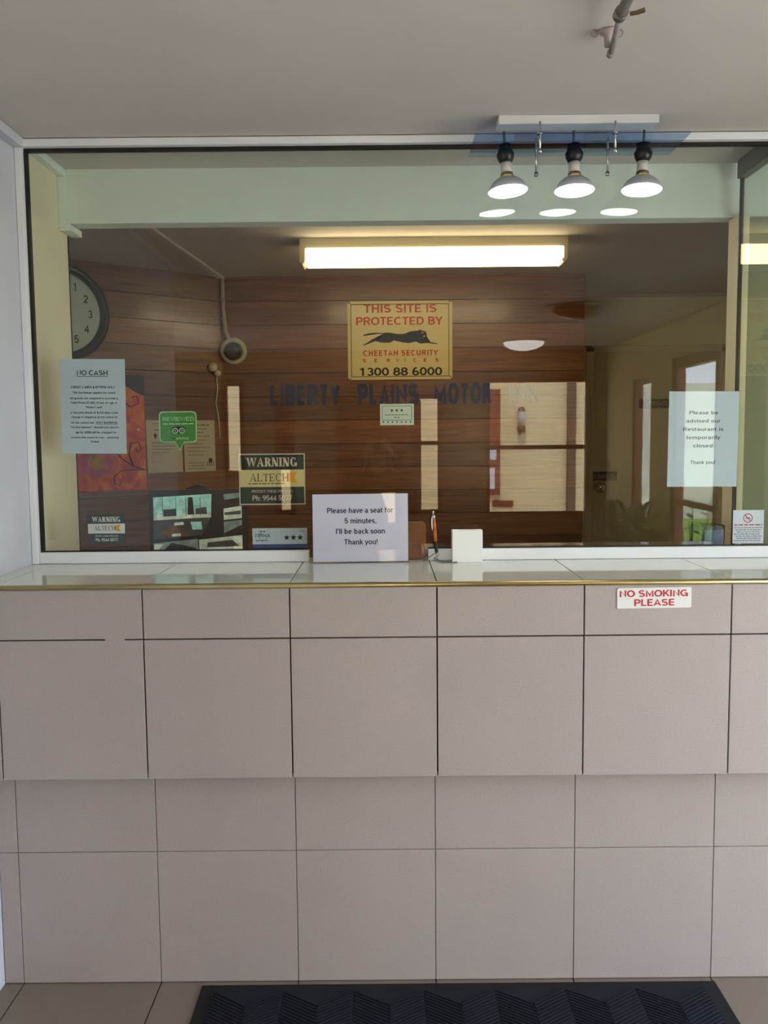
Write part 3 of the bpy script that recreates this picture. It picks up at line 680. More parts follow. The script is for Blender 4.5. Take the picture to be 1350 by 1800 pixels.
swirl([(-.14, .33), (-.13, .27), (-.10, .245), (-.085, .27), (-.10, .28)], .003)
swirl([(.02, .50), (.09, .44), (.14, .46), (.13, .50), (.10, .49)], .003)
bm = B(); flat(bm, [(.00, .609), (.00, .58), (.06, .555), (.12, .52), (.169, .50), (.169, .609)], -.0356); obj('painted_corner', bm, mat('paint_black', (26, 18, 16), .5, vary=.2), pt)
bm = B(); lathe(bm, [(0, .036), (.008, .036), (.005, .044), (0, .045)], axis=(0,-1,0), org=(.13, 0, .32), n=12); obj('pin', bm, M['white'], pt)

# two pinned certificates
for i, (s, wdt, lab) in enumerate(((.375, .205, 'cream paper certificate with a boxed table, next to the orange canvas'), (.165, .190, 'cream paper certificate with a small black figure in its corner'))):
    c = tag(empty('paper_certificate', AW(s, 1.40, .002), ang), lab, 'certificate')
    bm = B(); prism(bm, [(-wdt/2, 0), (wdt/2, .002), (wdt/2-.002, .290), (-wdt/2-.004, .288)], -.0012, 0); obj('sheet', bm, M['paper_old'], c)
    bm = B()
    if i == 0:
        bars(bm, -.07, .03, .268, .004, -.0018, seed=1); bars(bm, -.06, .06, .235, .005, -.0018, seed=2)
        for k in range(4): bars(bm, -.075, .08-.02*k, .165-.018*k, .004, -.0018, seed=3+k)
        obj('print', bm, M['ink_grey'], c); bm = B(); frame_lines(bm, -.078, -.02, .06, .10, .0015, -.0018); obj('print_box', bm, M['ink_grey'], c); bm = B(); flat(bm, disc(-.055, .205, .010), -.0018); flat(bm, _r(-.06, -.05, .188, .20), -.0018)
    else:
        for k in range(9): bars(bm, -.075, .06-(k % 3)*.02, .262-.021*k, .004 if k else .006, -.0018, seed=20+k)
        for k in range(3): bars(bm, -.075, .03, .05-.016*k, .004, -.0018, seed=40+k)
        obj('print', bm, M['ink_grey'], c); bm = B(); flat(bm, disc(.062, .062, .012, r2=.014), -.0018)
        for dx in (-.018, -.006, .006, .018): flat(bm, _r(.062+dx-.002, .062+dx+.002, .030, .056), -.0018)
    obj('emblem', bm, M['ink'], c)

# office door wall
dr = struct(empty('door_1', (1.78, 3.329, 0)))
D0, D1 = 1.365-1.78, 2.19-1.78
boxobj('door_leaf', (D0, D1, -.012, 0, .005, 2.12), mat('beige_door_paint', (214, 200, 166), .5, vary=.03), dr)
bm = B(); box(bm, D0-.05, D0, -.024, 0, 0, 2.165); box(bm, D1, D1+.05, -.024, 0, 0, 2.165); box(bm, D0-.05, D1+.05, -.024, 0, 2.12, 2.165); obj('architrave', bm, mat('beige_architrave', (222, 210, 180), .5, vary=.03), dr, bevel=.003)
bm = B(); lathe(bm, [(0, 0), (.034, 0), (.034, .006), (.012, .010), (.012, .032), (.026, .040), (.031, .056), (.024, .070), (0, .074)], axis=(0,-1,0), org=(D0+.045, -.012, 1.245), n=28); obj('door_knob', bm, M['chrome'], dr)
for nm, x, z, wd, s, lab in (('private_sign', 1.79, 1.788, .25, 'PRIVATE', 'black PRIVATE plate at eye height on the beige office door'), ('smoking_sign', 1.432, 1.318, .19, 'NO SMOKING', 'black NO SMOKING plate above the door knob in the office')):
    d = tag(empty(nm, (x, 3.3165, z)), lab, 'sign')
    bm = B(); prism(bm, rrect(-wd/2, wd/2, -.03, .03, .006), -.003, 0); obj('plate', bm, M['black'], d)
    bm = B(); text_mesh(bm, s, 0, 0, .028, -.0036, maxw=wd*.86, bold=.02); obj('lettering', bm, M['grey_pl'], d)

# desk and monitor behind the glass
dk = tag(empty('office_desk', (.0, .86, 0)), 'dark timber office desk behind the counter glass', 'desk')
boxobj('desk_top', (-1.05, 1.15, -.355, .35, .96, .99), M['board'], dk, bevel=.003)
for x in (-1.0, 1.10): boxobj('side_panel', (x-.02, x+.02, -.30, .30, 0, .96), M['board'], dk)
mo = tag(empty('cctv_monitor', (-.716, .99, .99), math.radians(-4)), 'black monitor showing several camera views on the desk behind the glass', 'monitor')
MT = math.radians(-3)
bm = B(); prism(bm, rrect(-.192, .188, .115, .395, .008), -.012, .028); obj('bezel', bm, M['black'], mo)
bm = B(); prism(bm, [(-.04, 0), (.04, 0), (.03, .14), (-.03, .14)], .03, .045); box(bm, -.10, .10, -.05, .09, 0, .012); obj('stand', bm, M['black'], mo)
bm = B(); prism(bm, [(-.05, .395), (-.03, .410), (.0, .415), (.03, .408), (.04, .395)], -.005, .02); obj('top_clip', bm, M['black'], mo)
def scr(name, rgb, e): return mat(name, rgb, .3, vary=.35, scale=40, emit=e)
SM = [scr('screen_dark', (14, 16, 18), .25), scr('screen_teal', (140, 190, 176), .42), scr('screen_grey', (110, 122, 112), .38), scr('screen_brown', (96, 62, 40), .35), scr('screen_pale', (176, 184, 160), .42), scr('screen_mid', (60, 62, 60), .3)]
def sx(u): return -.178+(u-660)*.352/500
def sz(v): return .378-(v-925)*.240/330
bm = B(); flat(bm, _r(-.180, .178, .128, .382), -.0125, 0)
def P4(pts, mi, y=-.0130): flat(bm, [(sx(u), sz(v)) for u, v in pts], y, mi)
P4([(665,940),(990,922),(985,1045),(665,1060)], 1); P4([(665,1035),(985,1020),(985,1045),(665,1062)], 4, -.0133)
P4([(720,1005),(790,1000),(792,1038),(720,1042)], 0, -.0136); P4([(860,940),(885,938),(892,1030),(855,1032)], 0, -.0136); P4([(900,1000),(960,990),(965,1028),(900,1030)], 5, -.0136)
for u in (715, 790, 845, 925): P4([(u,936),(u+3,936),(u+3,1040),(u,1042)], 5, -.0135)
P4([(665,1062),(985,1045),(930,1140),(660,1165)], 5); P4([(700,1130),(780,1090),(850,1140),(760,1150)], 3, -.0133); P4([(780,1075),(830,1070),(835,1085),(778,1090)], 4, -.0136); P4([(765,1135),(812,1130),(815,1145),(765,1148)], 4, -.0136); P4([(870,1070),(930,1068),(935,1110),(880,1110)], 1, -.0135)
P4([(660,1185),(910,1160),(910,1232),(660,1250)], 2); P4([(690,1250),(760,1180),(900,1210),(900,1240)], 0, -.0133); P4([(660,1250),(665,1190),(715,1190)], 4, -.0135)
P4([(915,1165),(1155,1140),(1155,1215),(915,1228)], 4); P4([(960,1180),(1100,1165),(1140,1200),(960,1205)], 5, -.0134)
P4([(1055,925),(1155,915),(1155,940),(1060,955)], 2); P4([(1055,1000),(1155,985),(1155,1050),(1055,1060)], 4); P4([(1060,1020),(1150,1010),(1150,1030),(1060,1035)], 5, -.0134); P4([(1055,1070),(1155,1060),(1155,1130),(1055,1140)], 2); P4([(1055,1130),(1155,1085),(1155,1130),(1060,1140)], 0, -.0134)
obj('screen', bm, SM, mo)

# ------------------------------------------------------------------ things on the counter glass (fixed to its inner face)
YI = .4275
def sheet(name, x0, x1, z0, z1, m, lab, cat, thick=.0006, r=0.0, lean=0.0):
    cx, cz = (x0+x1)/2, (z0+z1)/2; o = empty(name, (cx, YI+thick, cz)); tag(o, lab, cat); o.rotation_euler = (0, lean, 0)
    w_, h_ = (x1-x0)/2, (z1-z0)/2; bm = B()
    prism(bm, rrect(-w_, w_, -h_, h_, r) if r else _r(-w_, w_, -h_, h_), -thick, 0); obj('sheet', bm, m, o)
    return o
PX = 2.706/1500
# payment notice
nc = sheet('payment_notice', -1.019, -.815, 1.535, 1.832, M['paper_blue'], 'pale blue-white printed NO CASH notice taped to the glass below the wall clock', 'notice', lean=.012)
zl = lambda v: -(v-714)*PX
bm = B(); text_mesh(bm, 'NO CASH', -.001, zl(655.5), .0158, -.0011, w=.097, bold=.012); flat(bm, _r(-.05, .048, zl(661.8)-.0008, zl(661.8)+.0008), -.0011)
text_mesh(bm, 'CREDIT CARDS & EFTPOS ONLY', 0, zl(680.5), .0075, -.0011, w=.138, bold=.014); obj('heading', bm, M['ink'], nc)
bm = B()
for s, v, w_ in (('*3% Surcharge applies for Amex', 690, .138), ('All guests are required to provide a', 699.6, .152), ('Valid Photo ID (ID), Proof of Age or', 707.4, .150), ('Photo Card!', 715.2, .050), ('A Security Bond of $250 plus room', 724.6, .152), ('charge is required at the check in', 732.4, .146), ('"No Exceptions", should you ignore', 750, .154), ('restore the room to non - smoking', 767.8, .150), ('Status', 775, .027)):
    text_mesh(bm, s, .002, zl(v), .0066, -.0011, w=w_, bold=.004)
text_mesh(bm, 'All our rooms are', -.036, zl(742), .0066, -.0011, w=.074, bold=.004); text_mesh(bm, 'up to', -.046, zl(759), .0066, -.0011, w=.024, bold=.004); text_mesh(bm, 'will be charged to', .031, zl(759), .0066, -.0011, w=.078, bold=.004)
obj('body_text', bm, M['ink'], nc)
bm = B(); text_mesh(bm, 'NON SMOKING', .041, zl(742), .0068, -.0011, w=.068, bold=.018); flat(bm, _r(.007, .075, zl(745.2)-.0005, zl(745.2)+.0005), -.0011); text_mesh(bm, '$300', -.020, zl(759), .0068, -.0011, w=.020, bold=.018); obj('bold_text', bm, M['ink'], nc)

# review sticker
rv = tag(empty('review_sticker', (-.652, YI+.0006, 1.606)), 'green speech-bubble REVIEWED sticker inside the glass over two certificates', 'sticker')
def bubble(x0, x1, z0, z1, r, tip):
    p = rrect(x0, x1, z0, z1, r); i = next(k for k in range(len(p)) if k == 2*6+6*1+5) if False else len(p)
    return p + [(-.010+(.0 if tip > -.07 else -.002), z0), (.004, tip), (.018-(.0 if tip > -.07 else -.002), z0)]
bm = B(); prism(bm, bubble(-.0595, .0595, -.038, .060, .013, -.066), -.0006, 0); obj('backing', bm, M['bubble_edge'], rv)
bm = B(); flat(bm, bubble(-.0560, .0560, -.035, .0565, .011, -.060), -.0009); bmesh.ops.triangulate(bm, faces=bm.faces); obj('green_face', bm, M['bubble'], rv)
bm = B(); text_mesh(bm, 'REVIEWED', .002, .036, .0125, -.0012, w=.098, bold=.0); bars(bm, -.047, .049, .0205, .0032, -.0012, seed=5); text_mesh(bm, 'advisor', .014, -.0245, .0085, -.0012, w=.042); obj('lettering', bm, M['bubble_edge'], rv)
bm = B(); text_mesh(bm, 'trip', -.017, -.0245, .0085, -.0012, w=.018, bold=.01)
flat(bm, [(-.021, .006), (-.012, .011), (.002, .0125), (.016, .011), (.025, .006), (.02, .003), (-.016, .003)], -.0011)
flat(bm, [(-.001, -.006), (.003, -.014), (.007, -.006)], -.0011); obj('owl_outline', bm, M['ink'], rv)
bm = B()
for x in (-.0085, .0125):
    flat(bm, disc(x, -.001, .0095), -.0013, 1); ring(bm, x, -.001, .006, .0088, -.0015, 0); flat(bm, disc(x, -.001, .0022), -.0016, 0)
obj('owl_eyes', bm, [M['bubble_edge'], M['ink']], rv)

# alarm stickers
def alarm(x0, x1, z0, z1, lab, border):
    o = sheet('alarm_sticker', x0, x1, z0, z1, M['paper_old'] if border else M['green'], lab, 'sticker'); w_, h_ = x1-x0, z1-z0; k = w_/.118
    e = .0022*k if border else 0
    bm = B(); flat(bm, _r(-w_/2+e, w_/2-e, h_*.185, h_/2-e), -.0009); flat(bm, _r(-w_/2+e, w_/2-e, -h_/2+e, -h_*.15), -.0009); obj('green_band', bm, M['green'], o)
    bm = B(); flat(bm, _r(-w_/2+e, w_/2-e, -h_*.15, h_*.185), -.0009); obj('white_band', bm, M['sign'] if border else M['white'], o)
    bm = B(); serif_text(bm, 'WARNING', 0, h_*.335, h_*.17, w_*.77, .27, -.0012); obj('heading', bm, M['paper_old'] if border else M['white'], o); bm = B(); text_mesh(bm, 'PROTECT THESE PREMISES', 0, -h_*.235, h_*.055, -.0012, w=w_*.62); obj('slogan', bm, M['paper_old'] if border else M['white'], o); bm = B(); text_mesh(bm, 'Ph: 9544 5077', 0, -h_*.365, h_*.105, -.0012, w=w_*.60, bold=.012); obj('phone_number', bm, M['paper_old'] if border else M['white'], o)
    bm = B(); serif_text(bm, 'ALTECH', -w_*.04, h_*.035, h_*.15, w_*.60, .13, -.0012)
    if border: bars(bm, -w_*.36, w_*.2, -h_*.085, .003, -.0012, seed=8)
    obj('dark_lettering', bm, mat('faded_ink', (44, 50, 50), .7, vary=0) if border else M['ink'], o)
    bm = B(); a = w_*.27; s = h_*.30
    flat(bm, [(a-s*.35, s*.12), (a+s*.02, s*.42), (a+s*.50, s*.50), (a+s*.28, s*.12), (a+s*.50, -s*.28), (a+s*.02, -s*.20)], -.0011); obj('orange_arrow', bm, M['orange'], o)
    return o
alarm(-.949, -.831, 1.247, 1.341, 'small dark green WARNING alarm sticker on the glass below the NO CASH notice', False)
alarm(-.463, -.252, 1.367, 1.530, 'large dark green WARNING alarm sticker with pale border above the star rating plate', True)

# motoring club star plate
nr = sheet('star_rating_plate', -.424, -.249, 1.227, 1.292, M['paper_blue'], 'pale blue NRMA plate with three black stars low behind the glass', 'plate', .002)
bm = B(); flat(bm, _r(-.0875, .0875, -.0325, -.019), -.0024); obj('blue_band', bm, M['blue'], nr)
bm = B(); text_mesh(bm, 'NRMA', -.054, .010, .0120, -.0026, w=.047, bold=.012); bars(bm, -.065, -.045, .022, .003, -.0026, seed=4); bars(bm, -.077, -.035, -.007, .0022, -.0026, seed=6); ring(bm, -.054, .008, .0135, .0145, -.0026, a0=190, a1=350); obj('club_name', bm, M['navy'], nr)
bm = B()
for i in range(3):
    bm = B(); flat(bm, star(.022+i*.0215, .002, .0105), -.0026); obj('star', bm, M['ink'], nr)
bm = B(); text_mesh(bm, 'MOTEL', .073, .0225, .004, -.0026, w=.017, bold=.02); flat(bm, _r(.082, .0828, -.008, .016), -.0026); obj('category_text', bm, M['ink'], nr)

# small star certificate
st = sheet('star_certificate', -.012, .095, 1.616, 1.683, M['sign'], 'small cream card with three stars under the glass lettering', 'card')
bm = B(); flat(bm, _r(-.053, .053, -.033, .033), -.0007); obj('card_face', bm, mat('pale_card', (206, 212, 190), .7, vary=.02), st)
bm = B(); frame_lines(bm, -.047, .047, -.018, .027, .0013, -.0009); obj('border_line', bm, M['ink'], st)
for i in range(3):
    bm = B(); flat(bm, star(-.016+i*.0155, .013, .0058), -.0010); obj('star', bm, M['ink'], st)
bm = B()
bars(bm, -.038, .038, -.001, .0018, -.0009, seed=11); bars(bm, -.010, .008, -.0095, .0022, -.0009, seed=12)
for i in range(7): flat(bm, disc(-.043+i*.0143, -.0235, .0024, 8), -.0009)
obj('print', bm, M['ink'], st)

# motel name along the glass
gl = tag(empty('glass_lettering', (.065, YI+.0003, 1.713)), 'dark blue capital lettering of the motel name across the middle of the glass', 'lettering')
U0, U1 = 475, 946
for word, u0, u1 in (('LIBERTY', 475, 600), ('PLAINS', 628, 737), ('MOTOR', 761, 866), ('INN', 891, 946)):
    adv = {'I': .42, 'L': .85, 'E': .9, 'M': 1.25, 'O': 1.08, 'N': 1.08, 'T': .92}
    tot = sum(adv.get(c, 1.0) for c in word); x = u0
    for c in word:
        wd = adv.get(c, 1.0)/tot*(u1-u0); bm = B()
        text_mesh(bm, c, (x+wd/2-710.5)*PX, 0, .064, 0.0, w=wd*PX*(.62 if c == 'I' else .92), bold=.06)
        obj('letter', bm, M['navy'], gl); x += wd

# restaurant notice
rn = sheet('restaurant_notice', .900, 1.121, 1.412, 1.713, M['paper_blue'], 'pale restaurant closure notice taped to the glass beside the beige post', 'notice', lean=.006)
bm = B()
for s, v, w_ in (('Please be', 725, .092), ('advised our', 739.3, .110), ('Restaurant is', 753.8, .128), ('temporarily', 768.2, .110), ('closed', 782.8, .062), ('Thank you!', 811.8, .080)):
    text_mesh(bm, s, .0, -(v-771.5)*PX, .0112, -.0011, w=w_, bold=.02)
obj('lettering', bm, M['ink_grey'], rn)

# no smoking sticker at the right end
ns = sheet('smoking_ban_sticker', 1.112, 1.2105, 1.229, 1.336, M['paper'], 'small white sticker with a round red no-smoking symbol low on the glass', 'sticker')
bm = B(); ring(bm, -.002, .028, .0125, .0150, -.0009); flat(bm, [(-.012, .037), (-.010, .039), (.008, .019), (.006, .017)], -.0010); bars(bm, -.045, .045, .006, .0034, -.0009, seed=3); obj('symbol', bm, M['red'], ns)
bm = B(); flat(bm, _r(-.009, .006, .0265, .0295), -.0008)
for k in range(7): bars(bm, -.045+.004*(k % 3), .045-.003*(k % 4), -.003-.0068*k, .0022, -.0009, seed=60+k)
obj('small_print', bm, M['ink_grey'], ns)

# dark terminal by the post
tm = tag(empty('card_terminal', (1.085, .60, .99), math.radians(10)), 'dark blue-black terminal on the desk beside the beige post', 'terminal')
bm = B(); prism(bm, [(-.050, .0), (.055, .0), (.055, .285), (-.035, .290)], -.04, .05); obj('housing', bm, M['black'], tm, bevel=.006)
bm = B(); flat(bm, _r(-.022, .048, .215, .268), -.0405); obj('display', bm, scr('terminal_display', (86, 100, 130), .15), tm)
boxobj('desk_foot', (-.07, .07, -.06, .07, 0, .02), M['black'], tm, bevel=.003)

# ------------------------------------------------------------------ things on the counter
hd = tag(empty('notice_holder', (-.0765, .372, ZT), .036), 'clear acrylic stand with a please have a seat notice on the counter', 'sign holder')
hd.rotation_euler = (-.010, 0, .036)
bm = B(); box(bm, -.153, .153, -.004, -.002, .002, .219); box(bm, -.153, .153, .002, .0045, .002, .219); box(bm, -.153, .153, -.004, .0045, 0, .003); obj('acrylic_sleeve', bm, M['acrylic'], hd)
bm = B(); box(bm, -.149, .149, -.0012, .0008, .004, .2165); obj('paper', bm, M['paper'], hd)
bm = B()
hz = lambda v: (987.5-v)*.001772
for s, v, w_ in (('Please have a seat for', 894, .207), ('5 minutes,', 912.5, .100), ('I\'ll be back soon', 931, .153), ('Thank you!', 950, .106)):
    text_mesh(bm, s, 0, hz(v), .0168, -.0017, w=w_, bold=.012)
obj('lettering', bm, mat('charcoal_ink', (58, 58, 66), .7, vary=0), hd)
bd = tag(empty('slot_board', (-.02, .437, ZT)), 'reddish brown board with rounded corner standing behind the notice stand', 'board')
bm = B(); prism(bm, rrect(-.13, .152, .001, .120, .012), -.007, .007); obj('board', bm, M['board'], bd)
bm = B(); box(bm, -.12, .142, -.0065, .0065, .1196, .1212); obj('edge_strip', bm, mat('pale_board_edge', (196, 140, 92), .4, vary=.1), bd)

wb = tag(empty('white_box', (.257, .40, ZT)), 'small plain white cardboard box on the counter against the glass', 'box')
M['card'] = mat('white_card', (248, 248, 246), .6, vary=.01)
bm = B(); box(bm, -.047, .047, -.045, .0, .0003, .100); obj('carton', bm, M['card'], wb, bevel=.001)
bm = B(); prism(bm, [(-.046, .1002), (.046, .1002), (.0455, .1035), (.028, .1035), (.026, .1015), (-.026, .1015), (-.028, .1035), (-.0455, .1035)], -.0445, -.043); obj('flap', bm, M['card'], wb)

pn = tag(empty('ballpoint_pen', (.160, .385, ZT)), 'orange-brown ballpoint pen standing upright on the counter beside the white box', 'pen')
def along(bm, prof, **k): lathe(bm, prof, axis=(-.085, -.01, 1), org=(.004, 0, .010), n=16, **k)
bm = B(); along(bm, [(0, .052), (.0058, .054), (.0062, .110), (.0056, .126), (0, .126)]); obj('barrel', bm, wood('orange_wood_barrel', (176, 84, 28), (214, 120, 50), .3), pn)
bm = B(); along(bm, [(0, .018), (.0048, .019)] + [(.0050+.0008*(k % 2), .021+.002*k) for k in range(15)] + [(.0055, .054), (0, .054)]); obj('grip', bm, M['black'], pn)
bm = B(); along(bm, [(0, -.006), (.0008, -.006), (.0016, .004), (.0046, .019), (0, .019)]); obj('tip', bm, M['chrome'], pn)
bm = B(); along(bm, [(0, .125), (.0058, .125), (.0058, .137), (.0036, .139), (.0036, .150), (0, .150)]); obj('cap', bm, M['chrome'], pn)
bm = B(); tube(bm, [(-.010, -.005, .146), (-.013, -.010, .138), (-.0125, -.011, .108), (-.0105, -.010, .098), (-.008, -.007, .098)], .0018, 8); obj('clip', bm, M['chrome'], pn)
wr = tag(empty('pen_tether', (.160, .385, ZT)), 'thin grey wire tether looped around the pen on the counter', 'tether')
bm = B()
tube(bm, [(-.004, .004, .026), (.004, .004, .024), (.007, -.002, .020), (.002, -.006, .016), (-.005, -.003, .012), (-.006, .004, .009), (.002, .005, .007), (.006, -.004, .005), (.016, -.014, .0025), (.034, -.020, .002), (.055, -.030, .002), (.066, -.032, .002)], .0013, 8)
tube(bm, [(-.005, .004, .024), (-.018, .0, .016), (-.034, -.004, .006), (-.044, -.008, .0018)], .0011, 8)
tube(bm, [(-.006, -.004, .012), (-.004, -.014, .004), (.012, -.030, .0018), (.04, -.036, .0018), (.060, -.034, .0018)], .0011, 8)
obj('wire', bm, mat('grey_wire', (96, 94, 96), .4, metal=.5, vary=.05), wr)

sm = tag(empty('smoking_plate', (.728, -.0002, 1.137)), 'white NO SMOKING PLEASE plate in red letters on the counter front', 'sign')
sm.rotation_euler = (0, -.008, 0)
bm = B(); prism(bm, rrect(-.1005, .1005, -.028, .028, .004), -.0025, 0); obj('plate', bm, M['white'], sm)
bm = B(); text_mesh(bm, 'NO SMOKING', -.001, .0125, .0185, -.0029, w=.186, bold=.022); obj('lettering', bm, M['red'], sm); bm = B(); text_mesh(bm, 'PLEASE', .001, -.0125, .0185, -.0029, w=.111, bold=.022); obj('lettering', bm, M['red'], sm)

# ------------------------------------------------------------------ the lobby behind the camera and what its openings show
def window_unit(name, axis, c, w, h, z0, m, rails=(), mullions=(), fw=.055, depth=.07, pane=True):
    """a framed opening centred at c on its wall; axis 'y' = rear wall, 'x' = right wall"""
    o = struct(empty(name, (c[0], c[1], z0), 0 if axis == 'y' else R90))
    bm = B()
    for d in ((-w/2, -w/2+fw, 0, h), (w/2-fw, w/2, 0, h)): box(bm, d[0], d[1], -depth/2, depth/2, d[2], d[3])
    for d in ((0, fw), (h-fw, h)): box(bm, -w/2+fw, w/2-fw, -depth/2, depth/2, d[0], d[1])
    obj('frame', bm, m, o, bevel=.003)
    for z in rails: boxobj('rail', (-w/2+fw, w/2-fw, -depth*.4, depth*.4, z-.022, z+.022), m, o)
    for x in mullions: boxobj('mullion', (x-.02, x+.02, -depth*.4, depth*.4, fw, h-fw), m, o)
    if pane: boxobj('pane', (-w/2+fw*.6, w/2-fw*.6, -.003, .003, fw*.6, h-fw*.6), M['win_glass'], o)
    return o
def opening(o): return ((o[0]+o[1])/2, o[1]-o[0], o[3]-o[2])
TR = M['timber_red']
c, w_, h_ = opening(W1); window_unit('window_3', 'y', (c, -5.92), w_+.02, h_+.02, W1[2]-.01, TR, rails=(.735,))
c, w_, h_ = opening(SL); o = window_unit('window_4', 'y', (c, -5.92), w_, h_, SL[2], TR, rails=(.50,)); boxobj('upper_panel', (-w_/2+.055, w_/2-.055, -.012, .012, .52, h_-.055), TR, o)
c, w_, h_ = opening(SR); o = window_unit('window_5', 'y', (c, -5.92), w_, h_, SR[2], TR, rails=(.76,)); boxobj('kick_panel', (-w_/2+.055, -.06, -.012, .012, .06, h_-.06), TR, o)
c, w_, h_ = opening(NW); window_unit('window_6', 'y', (c, -5.92), w_, h_, NW[2], TR)
c, w_, h_ = opening(DR); d2 = struct(empty('door_2', (c, -5.92, 0)))
boxobj('door_leaf', (-w_/2+.05, w_/2-.05, -.02, .02, .005, h_-.05), M['board'], d2)
bm = B(); box(bm, -w_/2, -w_/2+.05, -.05, .06, 0, h_); box(bm, w_/2-.05, w_/2, -.05, .06, 0, h_); box(bm, -w_/2+.05, w_/2-.05, -.05, .06, h_-.05, h_); obj('door_frame', bm, TR, d2)
bm = B(); tube(bm, [(.20, .02, 1.0), (.20, .06, 1.0), (.10, .06, 1.0)], .009, 10); obj('door_handle', bm, M['chrome'], d2)
c, w_, h_ = opening(ED); d3 = window_unit('door_3', 'x', (XR+.05, c), w_, h_, 0, TR, rails=(1.05,), fw=.085)
bm = B(); tube(bm, [(.36, -.03, 1.0), (.36, -.07, 1.0), (.36, -.07, 1.3), (.36, -.03, 1.3)], .010, 10); obj('pull_handle', bm, M['chrome'], d3)
c, w_, h_ = opening(RS); window_unit('window_7', 'x', (XR+.05, c), w_, h_, RS[2], TR, fw=.045)
c, w_, h_ = opening(LW); window_unit('window_added', 'x', (-2.75, c), w_, h_, LW[2], M['alu'], mullions=(0,))  # added window, out of view, only brings in daylight
c, w_, h_ = opening(BW); window_unit('window_8', 'x', (XR+.05, c), w_, h_, BW[2], M['alu'], mullions=(0,))

bm = B(); box(bm, -6, 3.2, -30, -5.97, -.2, -.02); box(bm, 2.5, 24, -5.97, 10, -.2, -.02); box(bm, 3.2, 24, -8, -5.97, -.2, -.02); struct(obj('ground', bm, mat('pale_paving', (196, 190, 180), .85, vary=.06, scale=2)))
bm = B(); box(bm, 3.2, 24, -14, -8, -.2, -.03); struct(obj('lawn', bm, mat('mown_lawn', (128, 158, 56), .95, vary=.25, scale=30)))
struct(boxobj('wall_outside_rear', (-5, 3.0, -8.5, -8.3, -.02, 3.0), M['cream']))
struct(boxobj('wall_outside_right', (3.4, 24, -13.7, -13.5, -.03, 2.6), mat('pale_garden_wall', (222, 220, 214), .85, vary=.04)))

wl = tag(empty('wall_lantern', (1.82, -8.298, 1.74)), 'bronze tube wall lantern on the cream courtyard wall, mirrored in the glass', 'lamp')
boxobj('back_plate', (-.04, .04, 0, .02, -.06, .16), M['steel'], wl)
bm = B(); lathe(bm, [(0, -.10), (.05, -.10), (.055, -.03), (.045, 0), (0, 0)], org=(0, .075, 0), n=20); lathe(bm, [(.05, .19), (.035, .23), (0, .25)], org=(0, .075, 0), n=20); obj('lantern_cap', bm, mat('bronze_lantern', (96, 78, 50), .4, metal=.6, vary=.05), wl)
bm = B(); lathe(bm, [(0, 0), (.045, 0), (.045, .19), (0, .19)], org=(0, .075, 0), n=20); obj('lantern_glass', bm, mat('frosted_lantern', (190, 184, 176), .3, vary=.02), wl)
av = tag(empty('air_vent', (1.585, -8.298, .66)), 'brown rectangular vent low on the cream courtyard wall, mirrored in the glass', 'vent')
boxobj('vent_frame', (-.14, .14, 0, .02, 0, .08), M['timber_red'], av)
for k in range(4): boxobj('louvre', (-.125, .125, .018, .026, .008+.018*k, .018+.018*k), M['board'], av)
dp = tag(empty('downpipe', (2.49, -8.298, -.02)), 'brown downpipe up the cream courtyard wall, mirrored in the glass', 'pipe')
bm = B(); box(bm, -.055, .055, .0, .08, .0, 2.32); obj('pipe', bm, mat('brown_downpipe', (104, 80, 56), .5, vary=.06), dp, bevel=.006)
nb = tag(empty('notice_cabinet', (1.40, -8.298, .82)), 'red-brown timber notice cabinet with pale papers on the courtyard wall', 'cabinet')
boxobj('case', (-.14, .14, 0, .06, 0, 1.40), M['timber_red'], nb, bevel=.004)
boxobj('paper', (-.11, .07, .061, .063, .08, .36), M['paper'], nb); boxobj('paper', (-.11, .09, .061, .063, .47, .66), M['paper'], nb)

def dome_light(loc, m1, m2, lab, r=.17):
    o = tag(empty('ceiling_dome_light', loc), lab, 'lamp')
    bm = B(); lathe(bm, [(0, -.0005), (r*1.05, -.0005), (r*1.08, -.015), (r, -.022), (0, -.022)], n=36); obj('rim', bm, m2, o)
    bm = B(); lathe(bm, [(r*.97, -.020), (r*.90, -.050), (r*.62, -.080), (r*.3, -.094), (0, -.098)], n=36); obj('bowl', bm, m1, o)
    bm = B(); lathe(bm, [(0, -.094), (.014, -.096), (.012, -.110), (0, -.114)], n=14); obj('finial', bm, M['chrome'], o)
dome_light((1.33, -5.05, H), emitter('lit_opal_bowl', (1, .97, .92), 7.0), M['white'], 'lit white opal dome light on the lobby ceiling, mirrored in the glass', .20)
dome_light((1.36, -2.95, H), mat('amber_glass_bowl', (70, 40, 24), .08, vary=.1), M['steel'], 'dark amber dome light on the lobby ceiling, mirrored in the glass', .19)

